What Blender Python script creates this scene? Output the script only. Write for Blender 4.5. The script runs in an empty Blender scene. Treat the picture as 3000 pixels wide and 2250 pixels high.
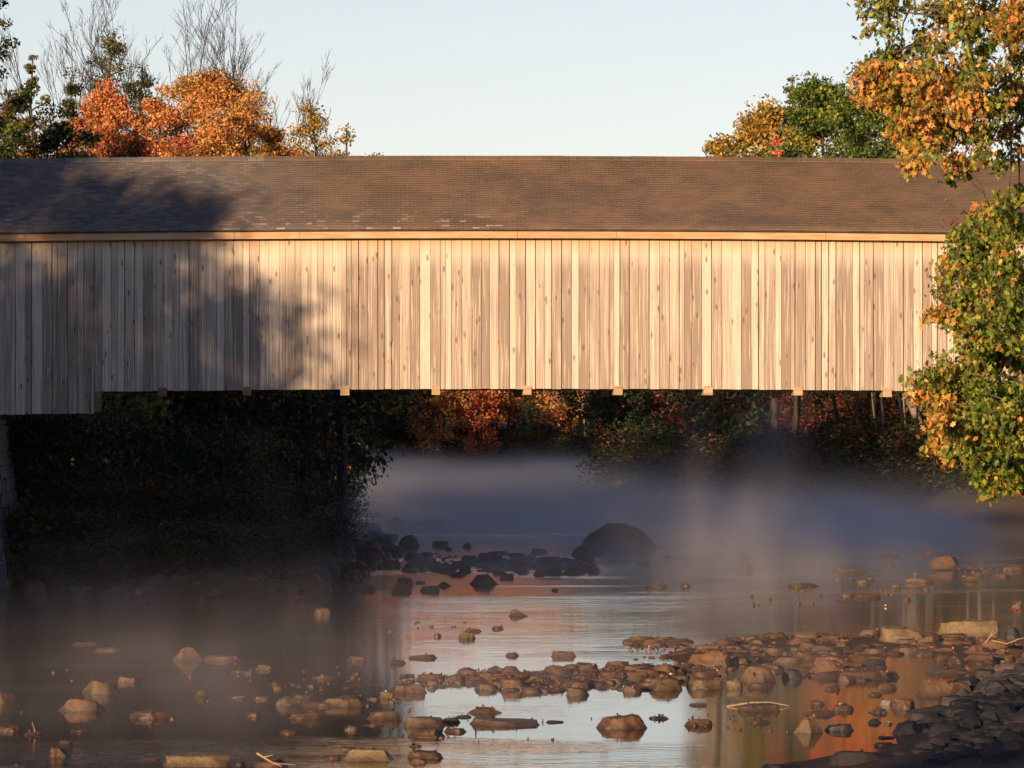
import bpy, math, random
import numpy as np
from mathutils import Vector, noise

S = bpy.context.scene
COL = S.collection
PI = math.pi
CAMZ, HOR, FPX = 4.7, 1250.0, 12000.0      # eye height above the water, horizon row, focal length in photo pixels
SUN_EL, SUN_AZ = math.radians(9.), math.radians(27)   # sun low, behind the viewer and to the left

def W(px, py, d):                           # a point of the place at distance d
    return Vector(((px - 1500) / FPX * d, d, CAMZ - (py - HOR) / FPX * d))
def OW(px, py):                             # a point on the water
    d = CAMZ * FPX / (py - HOR)
    return (px - 1500) / FPX * d, d

# ------------------------------------------------------------------ tagging
def tag(o, label=None, cat=None, group=None, kind=None):
    if label: o['label'] = label
    if cat: o['category'] = cat
    if group: o['group'] = group
    if kind: o['kind'] = kind
    return o
def empty(name, loc=(0, 0, 0), rz=0):
    o = bpy.data.objects.new(name, None); COL.objects.link(o)
    o.location = loc; o.rotation_euler = (0, 0, rz); o.empty_display_size = .3
    return o
def mesh_np(name, V, F, mat, parent=None, cols=None, smooth=False, attrs=None):
    """V (n,3) array, F (m,k) array or list of index lists"""
    me = bpy.data.meshes.new(name)
    V = np.asarray(V, dtype=np.float32)
    if isinstance(F, np.ndarray):
        m, k = F.shape
        me.vertices.add(len(V)); me.vertices.foreach_set('co', V.ravel())
        me.loops.add(m * k); me.loops.foreach_set('vertex_index', F.astype(np.int32).ravel())
        me.polygons.add(m); me.polygons.foreach_set('loop_start', np.arange(0, m * k, k, dtype=np.int32))
        me.update(calc_edges=True)
    else:
        me.from_pydata([tuple(v) for v in V], [], F)
    if cols is not None:
        a = me.color_attributes.new('col', 'FLOAT_COLOR', 'POINT')
        c = np.ones((len(V), 4), dtype=np.float32); c[:, :3] = cols
        a.data.foreach_set('color', c.ravel())
    if attrs:
        for n, arr in attrs.items():
            a = me.attributes.new(n, 'FLOAT', 'POINT'); a.data.foreach_set('value', np.asarray(arr, dtype=np.float32))
    if smooth: me.polygons.foreach_set('use_smooth', [True] * len(me.polygons))
    me.materials.append(mat)
    o = bpy.data.objects.new(name, me); COL.objects.link(o)
    if parent: o.parent = parent
    return o
class MB:
    def __init__(s): s.v = []; s.f = []; s.a = []; s.b = []
    def box(s, x0, x1, y0, y1, z0, z1, a=.5, b=0., jit=None):
        n = len(s.v)
        p = [(x0,y0,z0),(x1,y0,z0),(x1,y1,z0),(x0,y1,z0),(x0,y0,z1),(x1,y0,z1),(x1,y1,z1),(x0,y1,z1)]
        if jit: p = [(q[0]+random.uniform(-jit,jit), q[1]+random.uniform(-jit,jit), q[2]+random.uniform(-jit,jit)) for q in p]
        s.v += p; s.a += [a]*8; s.b += [b]*8
        s.f += [[n,n+3,n+2,n+1],[n+4,n+5,n+6,n+7],[n,n+1,n+5,n+4],[n+1,n+2,n+6,n+5],[n+2,n+3,n+7,n+6],[n+3,n,n+4,n+7]]
    def tube(s, pts, rad, k=6):
        pts = [Vector(p) for p in pts]; n0 = len(s.v)
        for i, p in enumerate(pts):
            t = (pts[min(i+1, len(pts)-1)] - pts[max(i-1, 0)]).normalized()
            u = t.cross(Vector((0, 1, 0)) if abs(t.y) < .9 else Vector((1, 0, 0))).normalized(); w = t.cross(u)
            for j in range(k):
                a = 2*PI*j/k
                s.v.append(tuple(p + (u*math.cos(a) + w*math.sin(a))*rad[i])); s.a.append(.5); s.b.append(0)
        for i in range(len(pts)-1):
            for j in range(k):
                a = n0+i*k+j; b = n0+i*k+(j+1) % k
                s.f.append([a, b, b+k, a+k])
        s.f.append([n0+(len(pts)-1)*k+j for j in range(k)])
    def build(s, name, mat, parent=None, smooth=False):
        me = mesh_np(name, np.array(s.v), s.f, mat, parent, smooth=smooth, attrs={'tone': s.a, 'off': s.b})
        return me

# ------------------------------------------------------------------ materials
class NT:
    def __init__(s, name, world=None):
        if world: s.t = world.node_tree
        else:
            s.m = bpy.data.materials.new(name); s.m.use_nodes = True; s.t = s.m.node_tree
        s.t.nodes.clear()
    def n(s, typ, **kw):
        nd = s.t.nodes.new('ShaderNode' + typ)
        for k, v in kw.items():
            if k in nd.inputs: s.set(nd, k, v)
            elif k.startswith('i') and k[1:].isdigit(): s.set(nd, int(k[1:]), v)
            else: setattr(nd, k, v)
        return nd
    def set(s, nd, k, v):
        if isinstance(v, bpy.types.NodeSocket): s.t.links.new(v, nd.inputs[k])
        else: nd.inputs[k].default_value = v
    def math(s, op, a, b=0., c=None, clamp=False):
        nd = s.n('Math', operation=op, use_clamp=clamp); s.set(nd, 0, a); s.set(nd, 1, b)
        if c is not None: s.set(nd, 2, c)
        return nd.outputs[0]
    def mix(s, f, a, b, mode='MIX'):
        nd = s.n('Mix', data_type='RGBA', blend_type=mode)
        s.set(nd, 0, f); s.set(nd, 6, a if not isinstance(a, tuple) else (*a, 1)); s.set(nd, 7, b if not isinstance(b, tuple) else (*b, 1))
        return nd.outputs[2]
    def noise(s, vec, scale, detail=3, rough=.55, w=None):
        nd = s.n('TexNoise'); s.set(nd, 'Vector', vec); nd.inputs['Scale'].default_value = scale
        nd.inputs['Detail'].default_value = detail; nd.inputs['Roughness'].default_value = rough
        return nd.outputs[0]
    def ramp(s, f, lo, hi):
        nd = s.n('MapRange'); s.set(nd, 0, f); nd.inputs[1].default_value = lo; nd.inputs[2].default_value = hi
        return nd.outputs[0]
    def mapping(s, vec, scale, loc=(0, 0, 0)):
        nd = s.n('Mapping'); s.set(nd, 'Vector', vec); nd.inputs['Scale'].default_value = scale; nd.inputs['Location'].default_value = loc
        return nd.outputs[0]
    def obj(s): return s.n('TexCoord').outputs['Object']
    def attr(s, name, out='Fac'): return s.n('Attribute', attribute_name=name).outputs[out]
    def out(s, surf=None, vol=None, bump=None):
        o = s.n('OutputMaterial')
        if surf: s.t.links.new(surf, o.inputs[0])
        if vol: s.t.links.new(vol, o.inputs[1])
        return s.m
    def bsdf(s, col, rough=.7, bump=None, strength=.3, dist=.02, spec=.4, **kw):
        b = s.n('BsdfPrincipled'); s.set(b, 'Base Color', col if not isinstance(col, tuple) else (*col, 1)); s.set(b, 'Roughness', rough)
        b.inputs['Specular IOR Level'].default_value = spec
        if bump is not None:
            bn = s.n('Bump'); s.set(bn, 'Height', bump); bn.inputs['Strength'].default_value = strength; bn.inputs['Distance'].default_value = dist
            s.t.links.new(bn.outputs[0], b.inputs['Normal'])
        for k, v in kw.items(): s.set(b, k, v)
        return b.outputs[0]

def m_siding():
    t = NT('weathered_siding'); o = t.obj(); tone = t.attr('tone'); off = t.attr('off')
    cm = t.n('CombineXYZ'); t.set(cm, 0, t.math('MULTIPLY', off, 37.)); t.set(cm, 2, t.math('MULTIPLY', off, 91.))
    ad = t.n('VectorMath', operation='ADD'); t.set(ad, 0, o); t.set(ad, 1, cm.outputs[0]); v = ad.outputs[0]
    z = t.n('SeparateXYZ'); t.set(z, 0, o); z = z.outputs[2]
    broad = t.noise(t.mapping(v, (9, 1, .25)), 1.0, 3, .6)
    fine = t.noise(t.mapping(v, (38, 1, .8)), 1.0, 4, .65)
    streak = t.noise(t.mapping(v, (24, 1, .42)), 1.0, 3, .6)
    g = t.math('ADD', t.math('MULTIPLY', broad, .9), t.math('MULTIPLY', tone, .75))
    g = t.ramp(g, .58, .98)
    col = t.mix(g, (.66, .575, .50), (.30, .24, .205))
    # sharp weather edges: darker feathered streaks growing up from the foot of each board
    low = t.ramp(z, 10.0, 8.3)
    sm = t.math('MULTIPLY', t.ramp(t.math('ADD', streak, t.math('MULTIPLY', tone, .16)), .545, .575), low)
    col = t.mix(t.math('MULTIPLY', sm, .5), col, (.29, .23, .195))
    hi = t.ramp(streak, .44, .40)
    col = t.mix(t.math('MULTIPLY', hi, .55), col, (.72, .67, .57))
    f = t.ramp(fine, .35, .75)
    col = t.mix(t.math('MULTIPLY', f, .32), col, (.20, .155, .12))
    # unweathered tan band sheltered by the eave
    top = t.ramp(t.math('ADD', z, t.math('MULTIPLY', broad, .55)), 10.02, 10.50)
    pale = t.ramp(t.math('ADD', z, t.math('MULTIPLY', streak, .9)), 9.75, 10.35)
    col = t.mix(t.math('MULTIPLY', pale, .55), col, (.70, .62, .50))
    col = t.mix(t.math('MULTIPLY', top, .75), col, (.50, .29, .15))
    # knots
    vo = t.n('TexVoronoi', feature='F1'); t.set(vo, 'Vector', t.mapping(v, (4.4, .1, 1.5))); vo.inputs['Scale'].default_value = 1.0
    kn = t.ramp(vo.outputs['Distance'], .19, .09)
    col = t.mix(t.math('MULTIPLY', kn, .7), col, (.13, .075, .045))
    bh = t.math('ADD', fine, t.math('MULTIPLY', streak, .5))
    return t.out(t.bsdf(col, .8, bh, .5, .012, .25))
def m_timber(name='sawn_timber', c1=(.50, .36, .24), c2=(.30, .19, .11)):
    t = NT(name); o = t.obj(); tone = t.attr('tone')
    n1 = t.noise(t.mapping(o, (1.2, 14, 18)), 1.0, 4, .6)
    n2 = t.noise(t.mapping(o, (.8, 2, 3)), 1.0, 2, .5)
    col = t.mix(t.ramp(n1, .38, .68), c1, c2)
    col = t.mix(t.math('MULTIPLY', t.ramp(n2, .5, .7), .5), col, (.60, .50, .38))
    col = t.mix(t.math('MULTIPLY', tone, .35), col, (.42, .24, .13))
    return t.out(t.bsdf(col, .75, n1, .3, .01, .3))
def m_roof():
    t = NT('asphalt_shingles'); uv = t.attr('uvw', 'Vector')
    br = t.n('TexBrick'); t.set(br, 'Vector', uv)
    br.offset = .5; br.squash = 1.
    for k, v in (('Scale', 1.), ('Mortar Size', .0085), ('Mortar Smooth', .15), ('Bias', -.1), ('Brick Width', .26), ('Row Height', .128)): br.inputs[k].default_value = v
    br.inputs['Color1'].default_value = (0, 0, 0, 1); br.inputs['Color2'].default_value = (1, 1, 1, 1); br.inputs['Mortar'].default_value = (.5, .5, .5, 1)
    rnd = br.outputs[0]; mort = br.outputs['Fac']
    big = t.noise(uv, .16, 4, .6); mid = t.noise(uv, 1.1, 4, .7); grain = t.noise(uv, 60, 2, .7)
    sp = t.n('SeparateXYZ'); t.set(sp, 0, uv); u, w = sp.outputs[0], sp.outputs[1]
    col = t.mix(t.ramp(rnd, 0, 1), (.16, .115, .09), (.21, .15, .115))
    # tree shade painted blue-grey towards the left; more worn there and at the foot of the slope, mossy brown elsewhere
    left = t.ramp(u, -1., -9.)
    worn = t.math('MULTIPLY', t.ramp(t.math('ADD', t.math('MULTIPLY', mid, .9), t.math('MULTIPLY', left, .33)), .55, .85), left)
    col = t.mix(left, col, (.145, .15, .165))
    pal = t.math('MULTIPLY', t.math('GREATER_THAN', rnd, .45), worn)
    col = t.mix(t.math('MULTIPLY', pal, .65), col, (.34, .29, .24))
    foot = t.math('MULTIPLY', t.ramp(w, 1.3, .3), t.ramp(mid, .50, .56))
    pal2 = t.math('MULTIPLY', t.math('MULTIPLY', foot, t.math('GREATER_THAN', rnd, .6)), t.ramp(t.math('ABSOLUTE', t.math('ADD', u, 4.0)), 6., 2.5))
    col = t.mix(pal2, col, (.48, .40, .30))
    moss = t.math('MULTIPLY', t.ramp(t.math('ADD', big, t.math('MULTIPLY', w, .05)), .50, .72), t.ramp(u, -9., -4.))
    col = t.mix(t.math('MULTIPLY', moss, .6), col, (.17, .115, .05))
    spk = t.math('GREATER_THAN', t.noise(t.mapping(uv, (7, 12, 1)), 1., 1, .5), .70)
    col = t.mix(t.math('MULTIPLY', spk, .35), col, (.32, .25, .18))
    col = t.mix(t.math('MULTIPLY', t.ramp(grain, .3, .7), .35), col, (.07, .055, .045))
    # the exposed lip of every course
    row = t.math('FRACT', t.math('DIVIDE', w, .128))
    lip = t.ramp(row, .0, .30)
    col = t.mix(t.math('MULTIPLY', mort, t.math('ADD', .25, t.math('MULTIPLY', mid, .6))), col, (.05, .04, .035))
    blot = t.noise(t.mapping(uv, (.7, .9, 1), (5, 2, 0)), 1., 4, .7)
    col = t.mix(t.math('MULTIPLY', t.ramp(blot, .42, .62), .5), col, (.26, .165, .11))
    col = t.mix(t.math('MULTIPLY', t.ramp(t.noise(t.mapping(uv, (.35, .6, 1), (9, 4, 0)), 1., 4, .7), .50, .66), .5), col, (.085, .07, .065))
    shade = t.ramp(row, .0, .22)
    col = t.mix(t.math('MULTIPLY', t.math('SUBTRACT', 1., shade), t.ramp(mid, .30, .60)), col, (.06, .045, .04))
    h = t.math('SUBTRACT', t.math('MULTIPLY', lip, -1.), mort)
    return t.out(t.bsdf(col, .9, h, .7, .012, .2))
def m_stone(name, c1, c2, c3, wet=True, rough=.7):
    t = NT(name); o = t.obj(); g = t.n('NewGeometry').outputs['Position']; oi = t.n('ObjectInfo').outputs['Random']
    n1 = t.noise(g, 2.2, 5, .65); n2 = t.noise(g, 8, 5, .75); n3 = t.noise(g, 30, 3, .7)
    col = t.mix(t.ramp(n1, .35, .68), c1, c2)
    col = t.mix(t.math('MULTIPLY', t.ramp(n2, .44, .60), .8), col, c3)
    col = t.mix(t.math('MULTIPLY', oi, .4), col, (c1[0]*.6, c1[1]*.62, c1[2]*.68))
    col = t.mix(t.math('MULTIPLY', t.math('GREATER_THAN', n2, .69), .5), col, (.36, .33, .26))
    bh = t.math('ADD', n2, t.math('MULTIPLY', n3, .35))
    r = rough
    if wet:
        z = t.n('SeparateXYZ'); t.set(z, 0, g); z = z.outputs[2]
        wl = t.ramp(t.math('ADD', z, t.math('MULTIPLY', n2, .08)), .17, .06)
        col = t.mix(t.math('MULTIPLY', wl, .65), col, (.035, .026, .02))
        r = t.math('SUBTRACT', rough, t.math('MULTIPLY', wl, .35))
    return t.out(t.bsdf(col, r, bh, .7, .035, .4))
def m_ground():
    t = NT('river_bank_soil'); g = t.n('NewGeometry').outputs['Position']
    n1 = t.noise(g, .35, 5, .65); n2 = t.noise(g, 4, 4, .7)
    z = t.n('SeparateXYZ'); t.set(z, 0, g); z = z.outputs[2]
    col = t.mix(t.ramp(n1, .35, .65), (.055, .05, .025), (.09, .065, .035))
    col = t.mix(t.math('MULTIPLY', t.ramp(n2, .55, .68), .6), col, (.20, .085, .025))
    grav = t.mix(t.ramp(t.noise(g, 9, 4, .8), .38, .62), (.12, .065, .04), (.035, .022, .016))
    col = t.mix(t.ramp(z, .6, .15), col, grav)
    return t.out(t.bsdf(col, .85, n2, .8, .06, .3))
def m_water():
    t = NT('river_water'); g = t.n('NewGeometry').outputs['Position']
    patch = t.noise(t.mapping(g, (.05, .035, 1)), 1., 3, .6)
    riff = t.noise(t.mapping(g, (.10, .16, 1), (7, 3, 0)), 1., 2, .5)
    r1 = t.noise(t.mapping(g, (1.6, 3.2, 1)), 1., 3, .55)
    r2 = t.noise(t.mapping(g, (.35, 1.1, 1)), 1., 2, .5)
    r3 = t.noise(t.mapping(g, (6., 9., 1)), 1., 2, .6)
    amp = t.math('ADD', .09, t.math('MULTIPLY', t.ramp(patch, .48, .68), .6))
    rm = t.ramp(riff, .57, .70)
    spx = t.n('SeparateXYZ'); t.set(spx, 0, g)
    qx = t.math('MULTIPLY', t.math('SUBTRACT', spx.outputs[0], 6.5), 1/5.); qy = t.math('MULTIPLY', t.math('SUBTRACT', spx.outputs[1], 66.), 1/14.)
    calm = t.ramp(t.math('ADD', t.math('MULTIPLY', qx, qx), t.math('MULTIPLY', qy, qy)), .6, 1.6)
    amp = t.math('MULTIPLY', amp, t.math('ADD', .4, t.math('MULTIPLY', calm, .6)))
    rm = t.math('MULTIPLY', rm, calm)
    h = t.math('MULTIPLY', t.math('ADD', r1, t.math('MULTIPLY', r2, .8)), amp)
    h = t.math('ADD', h, t.math('MULTIPLY', t.math('ADD', r1, t.math('MULTIPLY', r3, .35)), t.math('MULTIPLY', rm, .75)))
    bn = t.n('Bump'); t.set(bn, 'Height', h); bn.inputs['Strength'].default_value = 1.; bn.inputs['Distance'].default_value = .021
    b = t.n('BsdfPrincipled'); b.inputs['Base Color'].default_value = (.022, .017, .012, 1)
    b.inputs['Roughness'].default_value = .05; b.inputs['IOR'].default_value = 1.333
    t.t.links.new(bn.outputs[0], b.inputs['Normal'])
    return t.out(b.outputs[0])
def m_leaf(name, tr=.32, rough=.5):
    t = NT(name); c = t.attr('col', 'Color')
    d = t.bsdf(c, rough, spec=.3)
    tl = t.n('BsdfTranslucent'); t.set(tl, 'Color', c)
    mx = t.n('MixShader'); mx.inputs[0].default_value = tr
    t.t.links.new(d, mx.inputs[1]); t.t.links.new(tl.outputs[0], mx.inputs[2])
    return t.out(mx.outputs[0])
def m_bark(name, c1, c2, sc=6):
    t = NT(name); o = t.obj()
    n1 = t.noise(t.mapping(o, (sc, sc, sc*.25)), 1., 4, .65); n2 = t.noise(t.mapping(o, (1, 1, 5)), 1.2, 3, .6)
    col = t.mix(t.ramp(n1, .4, .6), c1, c2)
    if 'birch' in name: col = t.mix(t.ramp(n2, .6, .66), col, (.05, .045, .04))
    return t.out(t.bsdf(col, .85, n1, .6, .03, .2))

SIDING = m_siding(); TIMBER = m_timber(); ROOF = m_roof()
FASCIA = m_timber('fascia_timber', (.60, .38, .22), (.45, .24, .12))
DARKWOOD = m_timber('old_or_shaded_timber', (.16, .12, .09), (.10, .075, .055))
ROCK = m_stone('river_rock', (.185, .10, .052), (.115, .066, .038), (.05, .033, .023))
ROCKB = m_stone('red_river_rock', (.21, .10, .055), (.13, .066, .04), (.055, .034, .025))
ROCKC = m_stone('tan_river_rock', (.20, .125, .068), (.13, .085, .048), (.06, .045, .032))
ROCKP = m_stone('lichen_rock', (.27, .20, .10), (.20, .14, .075), (.12, .085, .05))
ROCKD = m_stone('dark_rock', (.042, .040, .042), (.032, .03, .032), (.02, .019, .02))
QUARTZ = m_stone('pale_rock', (.62, .56, .48), (.50, .42, .34), (.40, .33, .25))
GRANITE = m_stone('pier_granite', (.13, .125, .13), (.09, .09, .09), (.06, .06, .06), wet=False)
GROUND = m_ground(); WATER = m_water(); LEAF = m_leaf('leaf'); LITTER = m_leaf('fallen_leaf', .1, .28)
BARK = m_bark('grey_brown_bark', (.11, .085, .065), (.05, .04, .032)); BIRCH = m_bark('birch_bark', (.24, .22, .20), (.15, .135, .12), 3)
TWIG = m_bark('dry_twig', (.42, .30, .18), (.30, .20, .12))
BAREBARK = m_bark('grey_twig_bark', (.065, .055, .055), (.04, .035, .036))

# ------------------------------------------------------------------ terrain
RIVER = [(-17, -80), (-17, 60), (-16.5, 85), (-19, 98), (-18.5, 110), (-15, 118.5), (-12.3, 119), (-11, 113.5), (-8.2, 107.5), (-6.6, 102), (-4.9, 103.5), (-5.4, 112), (-5.9, 125), (-5.6, 144), (-5.4, 160), (-6.3, 190), (-8, 217),
         (-11.5, 300), (-14, 376), (-17, 446), (0, 446), (6, 420), (10, 403), (11.8, 320), (9, 300), (5.9, 293), (6.4, 285), (11.0, 275), (15.7, 237), (21, 213), (27, 203), (33, 190), (30, 160),
         (24, 130), (19, 110), (14, 90), (10.6, 79), (8.2, 74), (6.6, 66), (5.6, 61), (3.4, 56), (1.6, 46), (-2, 20), (-4, 0), (-4, -80)]
def river_sd(X, Y):                          # >0 outside the river (distance), <0 inside
    P = np.array(RIVER, float); Q = np.roll(P, -1, 0)
    D = np.full(X.shape, 1e9); ins = np.zeros(X.shape, bool)
    for (x0, y0), (x1, y1) in zip(P, Q):
        dx, dy = x1-x0, y1-y0
        t = np.clip(((X-x0)*dx + (Y-y0)*dy)/(dx*dx+dy*dy), 0, 1)
        D = np.minimum(D, np.hypot(X-x0-t*dx, Y-y0-t*dy))
        c = ((y0 > Y) != (y1 > Y))
        with np.errstate(divide='ignore', invalid='ignore'):
            xi = x0 + (Y-y0)*dx/(dy if dy else 1e-9)
        ins ^= c & (X < xi)
    return np.where(ins, -D, D)
SHOALS = [  # photo-pixel centre and half sizes of bars that break the surface, and their height
    (1480, 1998, 190, 20, .15), (1850, 1975, 190, 22, .15), (2130, 1930, 260, 26, .16), (2420, 1885, 300, 24, .18), (2800, 1900, 300, 34, .2), (2480, 1975, 170, 16, .14), (2780, 2010, 110, 22, .14),
    (1010, 2055, 150, 12, .05), (1240, 2140, 70, 12, .06), (1480, 1660, 190, 22, .07), (1230, 1640, 90, 20, .07), (2800, 1672, 170, 9, .06), (2720, 2085, 120, 18, .1)]
def height(X, Y):
    d = river_sd(X, Y)
    nz = .5*np.sin(X*.9+1.3*np.sin(Y*.35))*np.cos(Y*.6+X*.2) + .5*np.sin(X*2.3+Y*1.1)*np.cos(Y*1.7-X*.7)
    h = np.where(d < 0, np.maximum(-.55, d*.14), 0)
    up = np.maximum(d, 0)
    prof = .45*(1-np.exp(-up/1.5)) + 2.6*(1-np.exp(-np.maximum(up-1.0, 0)/6.)) + np.minimum(np.maximum(up-12, 0)*.03, 5)
    near = np.clip((Y-20)/40, 0, 1)*.0 + 1
    h = h + np.where(d > 0, prof, 0)
    # the low stony bar along the left bank below the bushes
    bar = (X < -3) & (X > -17) & (Y > 96) & (Y < 215)
    barw = np.clip((d - 0)/9., 0, 1)
    h = np.where(bar & (d > 0), h*(.3 + .7*barw), h)
    shore = (X > 0) & (Y > 40) & (Y < 125)
    h = np.where(shore & (d > 0), h*(.22 + .78*np.clip((d-7)/12., 0, 1)), h)
    for cx, cy, rx, ry, top in SHOALS:
        x0, y0 = OW(cx, cy); sx = rx/FPX*y0; dd = CAMZ*FPX/(cy-ry-HOR) - y0
        q = ((X-x0)/sx)**2 + ((Y-y0)/dd)**2
        h = np.maximum(h, -.5 + (.5+top*.55)*np.exp(-q*q*.8) + nz*.05*np.exp(-q))
    return h + nz*.07*np.clip(d+.5, 0, 1.5)
def hgt(x, y): return float(height(np.array([float(x)]), np.array([float(y)]))[0])
def axis(lo, hi, step, far):
    a = list(np.arange(lo, hi+1e-6, step)); s = step; x = hi
    while x < far: s *= 1.45; x += s; a.append(x)
    s = step; x = lo
    while x > -far: s *= 1.45; x -= s; a.insert(0, x)
    return np.array(a)
xs = axis(-34, 36, .45, 4000); ys = np.concatenate([axis(0, 260, .55, 4000)])
X, Y = np.meshgrid(xs, ys); Z = height(X, Y)
far = np.maximum(np.hypot(X, Y-200)-320, 0); Z = Z + np.minimum(far*.02, 6)
nx, ny = len(xs), len(ys)
idx = np.arange(nx*ny).reshape(ny, nx)
F = np.stack([idx[:-1, :-1].ravel(), idx[:-1, 1:].ravel(), idx[1:, 1:].ravel(), idx[1:, :-1].ravel()], 1)
tag(mesh_np('ground', np.stack([X.ravel(), Y.ravel(), Z.ravel()], 1), F, GROUND, smooth=True), kind='structure')
tag(mesh_np('river_water', [(-45, -120, 0), (60, -120, 0), (60, 452, 0), (-45, 452, 0)], [[0, 1, 2, 3]], WATER), kind='structure')

# ------------------------------------------------------------------ the covered bridge
random.seed(11)
BR = empty('covered_bridge', (0, 120, 0), math.radians(2.3))
tag(BR, 'long grey weathered covered wooden bridge spanning the misty river', 'bridge')
def camber(x): return .11*(1-((x-1.0)/15.)**2) if abs(x) < 40 else 0
def add_siding(face, y_off):
    mb = MB(); x = -27.
    while x < 33:
        w = random.choice([.29, .29, .27, .30, .18, .22, .14]) * random.uniform(.96, 1.04)
        gap = random.choice([.008, .01, .012, .014, .024])
        zb = 5.70 if x > -12.3 or face > 0 else 5.07
        c = camber(x); pr = random.uniform(0, .018)
        tone = min(1, max(0, random.gauss(.46, .28)))
        y0 = y_off - pr if face < 0 else y_off
        mb.box(x, x+w-gap, y0, y0+.03, zb+c+random.uniform(-.012, .006), 10.30+c, tone, random.random())
        x += w
    return mb
fs = add_siding(-1, 0).build('siding', SIDING, BR)
add_siding(1, 6.0).build('siding', SIDING, BR)
mb = MB()                                   # dark sheathing behind the boards
for i in range(60):
    x = -27 + i; zb = 5.74 if x > -12.3 else 5.12
    mb.box(x, x+1, .05, .10, zb+camber(x+.5)-.01, 10.2+camber(x+.5)); mb.box(x, x+1, 5.88, 5.93, 5.74+camber(x+.5), 10.2+camber(x+.5))
    mb.box(x, x+1, .10, 5.88, 5.80+camber(x+.5), 5.86+camber(x+.5))
mb.build('deck_and_sheathing', DARKWOOD, BR)
# trim board at the end of the long skirt on the left
mb = MB(); mb.box(-12.36, -12.30, -.03, .12, 5.05, 5.72+camber(-12.3)); mb.build('corner_trim', DARKWOOD, BR)
# a dark strip under the foot of the siding
# fascia boards butted end to end
fx = [-27, -20.5, -14.2, -8.1, -6.2, .15, 3.05, 9.2, 15.3, 21.5, 33]
for a, b in zip(fx[:-1], fx[1:]):
    mb = MB(); n = max(2, int((b-a)/1.0)); tn = random.uniform(0, .8)
    for k in range(n):
        x0 = a+(b-a)*k/n; x1 = a+(b-a)*(k+1)/n
        N = len(mb.v); c0, c1 = camber(x0), camber(x1)
        x1b = x1 - (.012 if k == n-1 else 0)
        for (xx, cc) in ((x0, c0), (x1b, c1)):
            for (yy, zz) in ((-.30, 10.10), (-.30, 10.34), (-.26, 10.34), (-.26, 10.10)): mb.v.append((xx, yy, zz+cc)); mb.a.append(tn); mb.b.append(0)
        mb.f += [[N, N+4, N+5, N+1], [N+1, N+5, N+6, N+2], [N+2, N+6, N+7, N+3], [N+3, N+7, N+4, N]]
        if k == 0: mb.f.append([N, N+1, N+2, N+3])
        if k == n-1: mb.f.append([N+7, N+6, N+5, N+4])
    mb.build('fascia_board', FASCIA, BR)
# soffit
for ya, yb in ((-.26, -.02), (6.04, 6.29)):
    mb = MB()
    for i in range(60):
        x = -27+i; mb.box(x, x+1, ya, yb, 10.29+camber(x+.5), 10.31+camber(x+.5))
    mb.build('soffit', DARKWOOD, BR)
def roof(side, name):
    xs = np.linspace(-27.3, 33.3, 122); n = 13
    V = []; UV = []
    L = math.hypot(3.38, 2.33)
    for x in xs:
        sag = .018*math.sin(x*.9)+.012*math.sin(x*2.3+1)
        for j in range(n):
            t = j/(n-1)
            y = -.38 + 3.38*t; z = 10.36 + 2.33*t + camber(x) + sag*math.sin(PI*t)*.9 + .012*math.sin(x*1.7)*t
            if side > 0: y = 6.0 - y
            V.append((x, y, z)); UV.append((x, t*L, 0))
    V = np.array(V); m = len(xs)
    idx = np.arange(m*n).reshape(m, n)
    F = np.stack([idx[:-1, :-1].ravel(), idx[1:, :-1].ravel(), idx[1:, 1:].ravel(), idx[:-1, 1:].ravel()], 1)
    if side > 0: F = F[:, ::-1]
    # thickness: underside 4 cm lower, rim along the eave
    V2 = V.copy(); V2[:, 2] -= .05; k = len(V)
    e0 = idx[:-1, 0]; e1 = idx[1:, 0]
    rim = np.stack([e0+k, e1+k, e1, e0], 1)
    Fa = np.concatenate([F, F[:, ::-1]+k, rim if side < 0 else rim[:, ::-1]])
    o = mesh_np(name, np.concatenate([V, V2]), Fa, ROOF, BR)
    a = o.data.attributes.new('uvw', 'FLOAT_VECTOR', 'POINT'); a.data.foreach_set('vector', np.array(UV+UV, dtype=np.float32).ravel())
roof(-1, 'roof'); roof(1, 'roof')
mb = MB()
for i in range(61):
    x = -27.3+i; w = .995
    c = camber(x+.5)
    for s in (-1, 1):
        N = len(mb.v)
        for xx in (x, x+w):
            cc = camber(xx)
            for yy, zz in ((3.0, 12.725), (3.0+s*.17, 12.61), (3.0+s*.17, 12.585), (3.0, 12.70)): mb.v.append((xx, yy, zz+cc+random.uniform(-.006, .006))); mb.a.append(.5); mb.b.append(0)
        q = [[N, N+4, N+5, N+1], [N+1, N+5, N+6, N+2]]
        mb.f += q if s > 0 else [f[::-1] for f in q]
cap = mb.build('ridge_cap', ROOF, BR)
a = cap.data.attributes.new('uvw', 'FLOAT_VECTOR', 'POINT'); a.data.foreach_set('vector', np.array([(v[0], 4.05, 0) for v in mb.v], dtype=np.float32).ravel())
# beam ends under the siding
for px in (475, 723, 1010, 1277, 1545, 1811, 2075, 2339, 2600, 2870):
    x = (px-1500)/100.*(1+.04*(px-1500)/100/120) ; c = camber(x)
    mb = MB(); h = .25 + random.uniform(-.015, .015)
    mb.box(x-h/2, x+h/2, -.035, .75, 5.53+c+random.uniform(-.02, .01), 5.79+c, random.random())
    mb.build('floor_beam', TIMBER if px > 1000 else DARKWOOD, BR)  # darker wood on the left ends paints in the tree shade
    mb = MB(); mb.box(x-.05-.13, x-.05+.13, 5.2, 5.85, 5.50+c, 5.79+c, random.random()); mb.build('floor_beam', TIMBER if px > 1000 else DARKWOOD, BR)

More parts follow.
